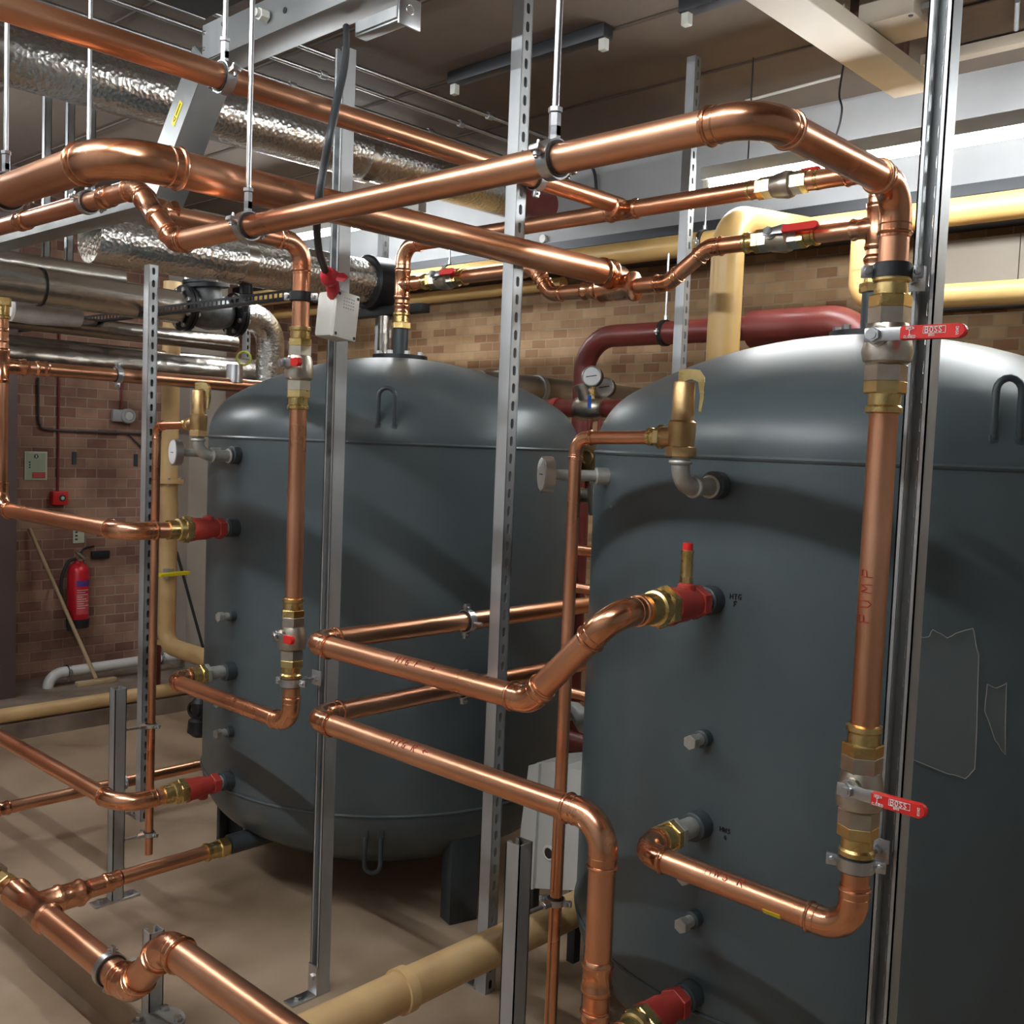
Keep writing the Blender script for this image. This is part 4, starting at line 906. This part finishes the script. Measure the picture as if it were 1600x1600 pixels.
f = MB().lathe((2.895, 5.0, 2.40), (-0.1, 0, 1), [(0, 0.12), (0.018, 0.12), (0.018, 0.112), (0.024, 0.112), (0.024, 0.12), (0.04, 0.12)], 36).build('lid', black_iron, cv)
for i in range(8): MB().hexa((2.89+0.1*math.cos(R(45*i)), 5.0+0.1*math.sin(R(45*i)), 2.438), (0, 0, 1), 0, 0.014, 0.013).build('bolt', zinc, f)
lagged('foil_lagged_pipe', 'crinkled foil bend dropping from the check valve behind the left tank', [(3.10, 5.0, 2.277), (3.30, 5.0, 2.277), (3.30, 5.0, 1.2)], 0.078, foil, rb=0.14)
lagged('foil_lagged_pipe', 'slim foil pipe above the check valve pipe, at the left edge', [(1.0, 5.5, 2.46), (2.67, 5.5, 2.45)], 0.058, foil_smooth)
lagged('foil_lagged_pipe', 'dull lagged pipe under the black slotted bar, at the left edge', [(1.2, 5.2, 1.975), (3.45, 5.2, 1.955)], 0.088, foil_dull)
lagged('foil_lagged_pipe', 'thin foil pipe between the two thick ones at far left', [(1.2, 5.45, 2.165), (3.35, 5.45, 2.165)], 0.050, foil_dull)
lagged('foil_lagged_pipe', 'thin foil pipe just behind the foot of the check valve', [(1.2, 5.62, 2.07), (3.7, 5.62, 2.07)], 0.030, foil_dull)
jacket_m = vary(new_mat('jacket_fabric', (0.5, 0.49, 0.46), 0.6), [(0.42, 0.41, 0.38), (0.60, 0.58, 0.54)], 10, 4, bump=0.6, bscale=14)
wj = thing('insulation_jacket', 'white wrapped insulation jacket under the foil pipe at left', 'insulation', (2.15, 5.1, 2.13))
q = at(70, 488, y=5.15); MB().lathe(q-V((0.17, 0, 0)), (1, 0, 0), [(0, 0.05), (0.01, 0.062), (0.12, 0.066), (0.24, 0.060), (0.34, 0.052), (0.35, 0.03)], 28).build('jacket', jacket_m, wj)
ys = thing('hose_ring', 'bright yellow-green ring hung under the lagging, left of the crinkled foil drop', 'ring', tuple(at(381, 560, y=4.7)))
q = at(381, 560, y=4.7); d_ = (q-EYEP).normalized(); MB().ring(q, d_, 0.034, 0.0055, 32).build('ring', new_mat('lime', (0.62, 0.68, 0.10), 0.4), ys)
cn = thing('steel_sleeve', 'short bright steel sleeve standing on the level copper pipe by the left tank', 'sleeve', tuple(at(366, 590, y=4.6)))
q = at(366, 597, y=4.05); q.z = 1.905; MB().lathe(q-V((0, 0, 0.05)), (0, 0, 1), [(0, 0.036), (0.08, 0.036), (0.08, 0.030)], 28).build('sleeve', zinc, cn)
bl = thing('black_filter_bowl', 'small black bowl hanging under the foil pipe, left of the riser', 'filter', tuple(at(384, 450, y=4.2)))
q = at(385, 444, y=4.15); q.z = 2.245; MB().lathe(q, (0, 0, 1), [(-0.06, 0.010), (-0.03, 0.014), (-0.02, 0.026), (0.02, 0.026), (0.022, 0.031), (0.03, 0.031), (0.06, 0.028)], 24).build('bowl', black_iron, bl)
# black slotted bar (perforated) crossing behind the left post
pb = thing('perforated_bar', 'black perforated steel bar crossing at left in front of the check valve', 'bar', (2.8, 5.0, 2.218))
mb = MB(); za = 2.217
yA, yB = 3.62, 6.55
n = 78; st = (yB-yA)/n
for i in range(n):
    y0 = yA+st*i
    mb.box((2.50, y0+st*0.14, za), (0.003, st*0.28, 0.040))
    mb.box((2.50, y0+st*0.64, za+0.0145), (0.003, st*0.72, 0.011)).box((2.50, y0+st*0.64, za-0.0145), (0.003, st*0.72, 0.011))
mb.box((2.515, (yA+yB)/2, za-0.019), (0.03, yB-yA, 0.003))
mb.build('bar', dark_steel, pb)
pb.location = (0, 0, 0)
for ch in pb.children: ch.location = V(ch.location)+V((2.8, 5.0, 2.218))
for px in (72, 108, 141):
    q = at(px, 330, y=4.7); channel(q.x, q.y, 2.38, ZC, (0, 1, 0), 'dark channel hanger at left behind the big copper bend, %s of three' % {72: 'leftmost', 108: 'middle', 141: 'rightmost'}[px], slots=False, S=0.030, group=None, name='hanger_channel')
# steel flue between the tanks
fl = span('flue_pipe', 'dull steel flue pipe with clip bands behind the right shoulder of the left tank', at(748, 600, y=3.62), (4.99, 3.62, at(872, 612, y=3.62).z), 0.070, vary(new_mat('flue_steel', (0.38, 0.34, 0.27), 0.4, 0.8), [(0.32, 0.29, 0.23), (0.44, 0.40, 0.33)], 5, 3), bands=((0.12, galv), (0.42, galv)))

# ================================================================== RED PIPEWORK BEHIND
run('red_pipe', 'dark red pipe with a swept bend at its top left, above the gauges', [(3.9, 3.205, 0.0), (3.9, 3.205, 2.163), (3.9, 2.25, 2.163)], 0.052, rb=0.17, mat=red_oxide, fit=red_oxide, beads=False)
run('red_pipe', 'thick dark red bend dropping behind the top of the right tank', [(3.88, 2.28, 2.155), (3.88, 1.78, 2.155), (3.88, 1.78, 1.2)], 0.078, rb=0.16, mat=red_oxide, fit=red_oxide, beads=False)
clamp((3.9, 2.74, 2.163), (0, 1, 0), 0.052, (0, 0, 1), 0.30, 'black hanger ring on the dark red pipe above the gauges', dark=True, w=0.02, lug=(-1, 0, 0))
gz = at(900, 637, x=3.2).z
rh = span('red_header', 'short red cross pipe in the gap, between the tank shoulders', (3.25, at(955, 632, x=3.25).y-0.15, gz), (3.25, at(880, 640, x=3.25).y+0.15, gz), 0.036, red_oxide, bands=((0.2, red_cast), (0.42, red_cast)))
q = at(918, 637, x=3.22)
cvb = thing('swing_check_valve', 'pale brass check valve with a blue tag in the gap between the tanks', 'valve', (3.25, q.y, gz))
MB().lathe((3.25, q.y-0.07, gz), (0, 1, 0), [(0, 0.046), (0.02, 0.046), (0.03, 0.05), (0.07, 0.055), (0.11, 0.05), (0.12, 0.046), (0.14, 0.046)], 24).lathe((3.25, q.y+0.01, gz), (-0.3, 0.2, 1), [(0, 0.035), (0.085, 0.035), (0.085, 0.042), (0.105, 0.042)], 24).build('body', nickel, cvb)
qq = at(921, 628, x=3.15); MB().box(qq, (0.004, 0.016, 0.05)).build('blue_tag', new_mat('blue_tag', (0.02, 0.10, 0.45), 0.4), cvb)
def gauge(px, py, x, lab, r=0.040):
    q = at(px, py, x=x); n = V((-0.93, -0.36, 0.04)).normalized()
    t = thing('pressure_gauge', lab, 'gauge', tuple(q), 'pressure gauges')
    MB().lathe(q, -n, [(-0.006, r*0.93), (-0.006, r), (0.028, r), (0.03, r*0.8)], 36).build('case', black_iron, t)
    MB().ring(q+n*0.006, n, r*0.95, 0.0035, 36).build('bezel', zinc, t)
    MB().lathe(q+n*0.0065, n, [(0, r*0.93), (0.001, r*0.93)], 36).build('dial', glass_white, t)
    MB().box(q+n*0.0082, (0.0015, r*1.1, 0.003), (n, V((n.y, -n.x, -0.15)), V((0, 0, 1)))).build('needle', black_ink, t)
    MB().cyl(q+V((0.01, 0, -r)), q+V((0.01, 0, -r-0.05)), 0.007, 12).hexa(q+V((0.01, 0, -r-0.03)), (0, 0, 1), 0, 0.02, 0.012).build('stem', brass, t)
gauge(925, 588, 3.20, 'round pressure gauge in the gap, the upper left one of two')
gauge(945, 605, 3.30, 'round pressure gauge in the gap, the lower right one of two')
for k, (px, lab) in enumerate(((922, 'thin red-brown tube dropping under the gauges, the left one'), (938, 'thin red-brown tube dropping under the gauges, the right one'))):
    a_ = at(px, 655, x=3.18); span('gauge_tube', lab, a_, (a_.x, a_.y, 1.45), 0.010, red_oxide, seg=12)
for (px, py, r_, m_, lab) in ((915, 861, 0.020, copper, 'copper stub crossing the gap high up, left of the right tank'), (915, 921, 0.020, copper, 'copper stub crossing the gap just above the HTG F pipe'), (905, 1086, 0.021, copper, 'copper stub crossing the gap between HTG F and the white casing'), (905, 1161, 0.040, red_oxide, 'red pipe crossing the gap low down, above the white casing')):
    q = at(px, py, x=3.82); span('gap_pipe', lab, (3.82, q.y-0.5, q.z), (3.82, 3.27, q.z), r_*1.3, m_)
q = at(932, 776, x=3.0); vv = thing('strainer_valve', 'tan brass valve in the gap beside the right tank', 'valve', tuple(q))
MB().lathe(q-V((0, 0, 0.07)), (0, 0, 1), [(0, 0.025), (0.03, 0.03), (0.09, 0.036), (0.11, 0.03), (0.13, 0.02)], 24).lathe(q, (0, 1, 0), [(0, 0.028), (0.07, 0.028), (0.075, 0.02)], 20).build('body', nickel, vv)
MB().lathe(q+V((0, 0.07, 0)), (0, 1, 0), [(0, 0.030), (0.05, 0.036), (0.06, 0.02)], 20).build('red_wheel', red_cast, vv)
q = at(928, 715, x=3.1); bx = thing('actuator_box', 'small tan box with a round eye behind the drain bend, in the gap', 'box', tuple(q))
MB().box(q, (0.08, 0.10, 0.12), bevel=0.008).ring(q+V((-0.042, 0, 0)), (1, 0, 0), 0.026, 0.006).build('case', bronze, bx)
gp = thing('wrapped_bundle', 'crumpled grey plastic wrapped round pipes in the gap above the red pipe', 'wrapping', tuple(at(905, 1125, x=3.3)))
mb = MB(); q = at(905, 1122, x=3.3)
mb.tube([q+V((0, -0.10, 0.03)), q+V((0, -0.03, -0.01)), q+V((0.02, 0.04, 0.02)), q+V((0, 0.12, 0))], 0.05, 10, radii=[0.02, 0.05, 0.038, 0.055]); mb.build('wrapping', casing, gp)

# white pump casing between the tanks
pc = thing('pump_casing', 'white sheet metal casing with a round hole, in the gap above the wide yellow pipe', 'casing', (2.42, 2.1, 0.0))
a_ = at(852, 1190, x=2.36); b_ = at(920, 1205, x=2.36)
x0 = 2.36
def PP(px, py): q = at(px, py, x=x0); return (q.y, q.z)
poly = [PP(838, 1192), PP(868, 1190), PP(870, 1200), PP(918, 1205), PP(930, 1262), PP(930, 1360), PP(908, 1392), PP(835, 1388)]
MB().prism(poly, V((x0, 0, 0)), V((0, 1, 0)), V((0, 0, 1)), V((1, 0, 0)), 0.16).build('front_case', casing, pc)
poly2 = [PP(830, 1195), PP(846, 1193), PP(842, 1280), PP(836, 1388), PP(810, 1386), PP(818, 1290)]
MB().prism(poly2, V((x0-0.012, 0, 0)), V((0, 1, 0)), V((0, 0, 1)), V((1, 0, 0)), 0.05).build('side_case', casing, pc)
q = at(858, 1333, x=x0); MB().ring(q, (1, 0, 0), 0.020, 0.005, 28).build('hole_rim', white_plastic, pc)
MB().lathe(q-V((0.001, 0, 0)), (1, 0, 0), [(-0.002, 0.018), (0, 0.018)], 28).build('hole', black_iron, pc)
for yy in (2.16, 1.98): MB().box((x0+0.12, yy, 0.12), (0.03, 0.03, 0.24)).build('foot', dark_steel, pc)
q = at(905, 1372, x=x0-0.002); MB().box(q, (0.002, 0.008, 0.012)).build('slot', black_iron, pc)
q = at(313, 1118, x=2.3)
bp = thing('black_pump', 'small black pump body peeping out left of the left tank, below the hot water pipe', 'pump', tuple(q))
MB().cyl(q+V((0, 0, 0.0)), q+V((0.35, -0.12, 0.0)), 0.02, 16).build('pipe_tail', black_iron, bp)
MB().cyl((q.x+0.30, q.y-0.10, 0), (q.x+0.30, q.y-0.10, q.z), 0.015, 12).build('stand', black_iron, bp)
MB().lathe(q-V((0, 0, 0.09)), (0, 0, 1), [(0, 0.03), (0.02, 0.055), (0.07, 0.05), (0.08, 0.035), (0.15, 0.04), (0.17, 0.025)], 24).ring(q+V((-0.03, 0, 0.03)), (1, 0.3, 0), 0.03, 0.008).build('body', black_iron, bp)

# ================================================================== CEILING SERVICES
t = thing('cable_tray', 'dark cable tray with bright lips under the ceiling, upper left', 'tray', (2.0, 3.1, 3.05))
MB().box((1.0, 3.18, 3.060), (1.8, 0.30, 0.004)).box((1.0, 3.03, 3.075), (1.8, 0.004, 0.03)).box((1.0, 3.33, 3.075), (1.8, 0.004, 0.03)).build('tray', dark_steel, t)
for yy in (3.03, 3.33): MB().cyl((0.1, yy, 3.058), (1.9, yy, 3.058), 0.006, 10).build('lip', zinc, t)
for i, (px, py, lab) in enumerate(((640, 135, 'thin pale conduit on the ceiling, the upper right one of three'), (640, 165, 'thin pale conduit on the ceiling, the middle one of three'), (640, 196, 'thin pale conduit on the ceiling, the lower left one of three'))):
    q = at(px, py, z=3.135); span('conduit', lab, (0.2, q.y, 3.135), (4.1, q.y, 3.135), 0.0095, zinc, cat='conduit', seg=12, bands=((1.2, galv), (2.4, galv), (3.2, galv)))
q = at(1404, 50, z=3.10)
jx = thing('ceiling_box', 'off-white junction box on the ceiling beside the cream beam, top right', 'box', (3.45, 1.30, 3.1))
jc = at(1404, 50, z=3.06); MB().box((jc.x, jc.y, 3.115), (0.22, 0.19, 0.10), bevel=0.006).build('box', cream, jx)
for sx in (-1, 1):
    for sy in (-1, 1): MB().lathe((jc.x+sx*0.092, jc.y+sy*0.078, 3.065), (0, 0, -1), [(0, 0.008), (0.003, 0.007)], 12).build('screw', dark_steel, jx)
for sx, sy in ((-0.04, -0.125), (0.02, -0.125)): MB().hexa((jc.x+sx, jc.y-0.085, 3.10), (0, -1, 0), 0, 0.05, 0.018).build('cable_gland', zinc, jx)
def conduit(lab, pts, r=0.006, mat=None, name='conduit'):
    t = thing(name, lab, 'conduit', tuple(V(pts[0])), None); MB().tube(pts, r, 10).build('tube', mat or white_pvc, t); return t
conduit('thin white conduit on the ceiling left of the cream beam, over the far slotted post', [at(1165, 158, z=3.15), at(1315, 118, z=3.15)])
q = at(1312, 200, x=3.85); conduit('loose dark wire hanging from the ceiling beside the beam end', smooth_path([V((3.85, q.y, 3.16)), V((3.85, q.y+0.01, 3.05)), V((3.84, q.y-0.01, 2.98)), V((3.85, q.y+0.02, 2.88)), V((3.85, q.y+0.10, 2.80))]), 0.004, black_iron, 'loose_wire')
q0, q1 = at(1590, 0, z=3.14), at(1588, 45, z=3.14); conduit('short bright conduit end on the ceiling at the top right corner', [q0, q1], 0.009, zinc)
q = at(1530, 160, x=3.75); bt = thing('cable_basket', 'narrow pale trunking on the ceiling over the lit tube at right', 'trunking', (3.9, 0.9, 3.1))
MB().box((3.95, 0.55, 3.14), (0.05, 2.2, 0.04), bevel=0.003).build('trunking', cream, bt)
q = at(950, 370, x=3.95); fc = thing('flange_cap', 'round white cap beside the black coupling, under the thin header', 'cap', tuple(at(848, 373, x=3.6)))
q = at(848, 373, x=4.225); MB().lathe(q, (-1, 0, 0), [(-0.03, 0.02), (-0.02, 0.022), (0.004, 0.022)], 24).build('cap', white_plastic, fc)
q = at(1000, 300, x=4.15); conduit('dark bent conduit on the white downstand, upper middle', smooth_path([at(922, 258, x=4.20), at(930, 275, x=4.20), at(933, 330, x=4.20)]), 0.008, dark_steel)

# ================================================================== LEFT WALL
yw = Y1
def on_wall(px, py, d=0.0): return at(px, py, y=yw-d)
ex = thing('fire_extinguisher', 'red fire extinguisher with black hose on the brick wall at far left', 'fire extinguisher', tuple(on_wall(122, 925, 0.1)))
c = on_wall(122, 925, 0.10); zt, zb = on_wall(122, 880, 0.1).z, on_wall(122, 975, 0.1).z
MB().lathe((c.x, c.y, zb), (0, 0, 1), [(0.0, 0.068), (0.05, 0.070), (zt-zb-0.05, 0.070), (zt-zb-0.02, 0.058), (zt-zb, 0.03), (zt-zb+0.02, 0.026)], 36).build('cylinder', new_mat('extinguisher_red', (0.62, 0.015, 0.03), 0.3), ex)
MB().lathe((c.x, c.y, zb-0.02), (0, 0, 1), [(0, 0.064), (0.0, 0.072), (0.06, 0.073), (0.06, 0.07)], 36).build('base_boot', rubber, ex)
MB().hexa((c.x, c.y, zt), (0, 0, 1), 0, 0.03, 0.028).box((c.x+0.0, c.y-0.03, zt+0.055), (0.025, 0.12, 0.014), (V((1, 0, 0)), V((0, 1, 0.3)), V((0, -0.3, 1))), 0.003).build('valve_head', zinc, ex)
hose = smooth_path([V((c.x-0.02, c.y, zt+0.03)), V((c.x-0.08, c.y-0.02, zt+0.01)), V((c.x-0.125, c.y-0.03, zt-0.10)), V((c.x-0.12, c.y-0.04, zt-0.24)), V((c.x-0.085, c.y-0.05, zb+0.04))])
MB().tube(hose, 0.010, 12).tube([hose[-1], hose[-1]+V((0.01, 0, -0.07))], 0.016, 12).build('hose', rubber, ex)
MB().tube(smooth_path([V((c.x+0.01, c.y, zt+0.05)), V((c.x+0.05, c.y+0.03, zt+0.09)), V((c.x+0.14, c.y+0.08, zt+0.10))]), 0.008, 10).box((c.x+0.19, c.y+0.085, zt+0.04), (0.13, 0.02, 0.055), bevel=0.006).build('wall_bracket', black_iron, ex)
lb = MB(); 
for i in range(9):
    a0 = R(-122+i*9.0); a1 = a0+R(9)
    P = [V((c.x+0.0712*math.cos(a), c.y+0.0712*math.sin(a), z)) for a, z in ((a0, zt-0.20), (a1, zt-0.20), (a1, zb+0.075), (a0, zb+0.075))]
    lb.bm.faces.new([lb.bm.verts.new(p) for p in P])
lb.build('label', new_mat('extinguisher_label', (0.70, 0.10, 0.12), 0.5), ex)
lb = MB()
for i in range(9):
    a0 = R(-122+i*9.0); a1 = a0+R(9)
    P = [V((c.x+0.0716*math.cos(a), c.y+0.0716*math.sin(a), z)) for a, z in ((a0, zt-0.15), (a1, zt-0.15), (a1, zt-0.11), (a0, zt-0.11))]
    lb.bm.faces.new([lb.bm.verts.new(p) for p in P])
lb.build('blue_band', new_mat('band_blue', (0.12, 0.06, 0.30), 0.5), ex)
lines = MB()
for j in range(9):
    z = zt-0.165-0.5*(j*0.030); w_ = [0.9, 0.6, 0.8, 0.4, 0.7, 0.9, 0.5, 0.95, 0.6][j]
    lines.tube([V((c.x+0.072*math.cos(R(-118+70*w_*k/8)), c.y+0.072*math.sin(R(-118+70*w_*k/8)), z-0.01)) for k in range(9)], 0.0022, 5)
lines.build('print_lines', white_ink, ex)

def plate(name, lab, cat, px0, py0, px1, py1, mat, th=0.006, group=None):
    a_, b_ = on_wall(px0, py0), on_wall(px1, py1); cx_, cz_ = (a_.x+b_.x)/2, (a_.z+b_.z)/2
    t = thing(name, lab, cat, (cx_, yw, cz_), group)
    MB().box((cx_, yw-th/2, cz_), (abs(b_.x-a_.x), th, abs(a_.z-b_.z)), bevel=0.001).build('board', mat, t)
    return t, cx_, cz_, abs(b_.x-a_.x), abs(a_.z-b_.z)
sign_m = new_mat('pale_sign', (0.58, 0.62, 0.48), 0.5); red_p = new_mat('sign_red', (0.55, 0.04, 0.06), 0.5); blk = new_mat('sign_black', (0.04, 0.06, 0.07), 0.5)
t, cx_, cz_, w_, h_ = plate('fire_action_sign', 'pale fire action sign with red panel at its foot, on the brick wall', 'sign', 38, 705, 73, 750, sign_m)
MB().box((cx_, yw-0.0075, cz_), (w_*0.84, 0.001, h_*0.90)).build('panel', new_mat('sign_green', (0.42, 0.50, 0.36), 0.5), t)
MB().box((cx_+w_*0.12, yw-0.009, cz_-h_*0.33), (w_*0.58, 0.001, h_*0.20)).build('red_panel', red_p, t)
MB().lathe((cx_, yw-0.008, cz_+h_*0.33), (0, -1, 0), [(0, w_*0.10), (0.001, w_*0.10)], 24).build('symbol_disc', blk, t)
MB().box((cx_, yw-0.0098, cz_+h_*0.33), (w_*0.05, 0.001, w_*0.12)).build('symbol', white_ink, t)
for j in range(3): MB().lathe((cx_-w_*0.28, yw-0.008, cz_+h_*(0.12-0.09*j)), (0, -1, 0), [(0, w_*0.04), (0.001, w_*0.04)], 16).build('bullet', blk, t)
ln = MB()
for j in range(6): ln.box((cx_+w_*0.08, yw-0.0085, cz_+h_*(0.20-0.055*j)), (w_*0.5, 0.0008, 0.0022))
for j in range(3): ln.box((cx_+w_*0.12, yw-0.0098, cz_-h_*(0.28+0.05*j)), (w_*0.5, 0.0006, 0.002))
ln.build('print_lines', new_mat('faint_print', (0.34, 0.42, 0.34), 0.5), t)
t, cx_, cz_, w_, h_ = plate('extinguisher_sign', 'small pale sign above the fire extinguisher', 'sign', 114, 806, 131, 848, sign_m)
for j in range(3): MB().box((cx_-w_*0.22, yw-0.0075, cz_-h_*(0.10+0.13*j)), (w_*0.22, 0.001, w_*0.16)).build('symbol', blk, t)
c = on_wall(92, 778, 0.03); t = thing('call_point', 'red fire alarm call point low on a red conduit at far left', 'alarm', tuple(c))
MB().box(c, (0.10, 0.06, 0.09), bevel=0.006).build('case', red_plastic, t)
MB().lathe(c-V((-0.012, 0.03, 0)), (0, -1, 0), [(0, 0.024), (0.002, 0.022)], 24).build('dial', blk, t)
MB().lathe(c-V((-0.012, 0.033, 0)), (0, -1, 0), [(0, 0.012), (0.002, 0.010)], 16).build('button', white_plastic, t)
dkred = new_mat('red_conduit', (0.20, 0.03, 0.035), 0.5)
conduit('dark red alarm conduit running up the brick wall to the call point', [c+V((0, 0.02, 0.04)), V((c.x, yw-0.01, c.z+0.16)), V((c.x, yw-0.01, 2.3))], 0.008, dkred)
c = on_wall(194, 650, 0.02); t = thing('alarm_sounder', 'round white alarm sounder on the brick wall beside the left slotted post', 'alarm', tuple(c))
MB().box(c-V((0.04, 0, 0)), (0.10, 0.04, 0.085), bevel=0.01).lathe(c-V((-0.02, 0, 0)), (0, -1, 0), [(-0.01, 0.052), (0.03, 0.052), (0.036, 0.045), (0.036, 0.032), (0.03, 0.03)], 32).build('case', offwhite, t)
MB().lathe(c-V((-0.02, 0.028, 0)), (0, -1, 0), [(0, 0.03), (0.008, 0.028)], 24).build('grille', casing, t)
conduit('dark red cable dropping to the round sounder', [c+V((-0.02, 0, 0.04)), V((c.x-0.02, yw-0.008, 2.2))], 0.006, dkred)
gc = new_mat('grey_conduit', (0.07, 0.06, 0.065), 0.5)
conduit('dark bent conduit on the brick wall, running to the right under the sounder', smooth_path([on_wall(60, 590, 0.015), on_wall(60, 640, 0.015), on_wall(62, 662, 0.015), on_wall(75, 671, 0.015), on_wall(150, 675, 0.015), on_wall(225, 678, 0.015)]), 0.008, gc)
conduit('dark branch conduit slanting down beside the left slotted post', [on_wall(200, 678, 0.012), on_wall(222, 700, 0.012)], 0.006, gc)
for px, py, lab in ((116, 716, 'small dark vent slot in the brick wall, left one'), (212, 719, 'small dark vent slot in the brick wall, right one')):
    c = on_wall(px, py, 0.003); top('wall_slot', MB().box(c, (0.028, 0.008, 0.085)), blk, lab, 'vent', 'slots in the brick wall', base=c)
# broom
hb = thing('broom', 'long wooden broom leaning on the brick wall, head on the ground', 'broom', tuple(at(150, 1062, z=0.0)))
A_ = at(46, 826, y=yw-0.03); B_ = at(150, 1060, y=6.52)
MB().cyl(A_, B_, 0.0125, 14).build('handle', wood, hb)
P0, P1 = at(119, 1073, y=6.50), at(181, 1058, y=6.50); dd = (P1-P0); cc = (P0+P1)/2; dd.z = 0; dn = dd.normalized()
MB().box(cc+V((0, 0, 0.0)), (dd.length, 0.055, 0.034), (dn, V((0, 0, 1)).cross(dn), V((0, 0, 1))), 0.008).build('head', wood, hb)
MB().box(cc-V((0, 0, 0.036)), (dd.length*0.94, 0.045, 0.045), (dn, V((0, 0, 1)).cross(dn), V((0, 0, 1))), 0.004).build('bristles', new_mat('bristle', (0.16, 0.09, 0.06), 0.9), hb)
# white waste pipe
ww = 6.58; p0 = at(75, 1056, y=ww); p1 = at(320, 1026, y=ww)
run('waste_pipe', 'white plastic waste pipe along the foot of the brick wall', [(p0.x, ww, -0.04), (p0.x, ww, p0.z+0.01), (p1.x+0.5, ww, p0.z+0.03)], 0.034, rb=0.09, mat=white_pvc, fit=white_pvc, sock=0.02, beads=False)
for px, lab in ((107, 'dark clip on the white waste pipe, beside the broom head'), (252, 'dark clip on the white waste pipe, behind the left drain pipe')):
    q = at(px, 1048 if px < 200 else 1033, y=ww); q.z = p0.z+0.015
    clamp((q.x, ww, q.z), (1, 0, 0), 0.034, (0, 0, -1), 0.03, lab, w=0.016, lug=(0, -1, 0), nut=False)
bs = thing('timber_prop', 'thin dark prop leaning on the grey pillar, left of the left tank', 'prop', tuple(at(300, 950, y=6.5)))
MB().cyl(at(276, 862, y=6.55), at(318, 1015, y=6.45), 0.010, 10).build('prop', dark_steel, bs)
# floor litter strip: a few dark stains stay in the floor material
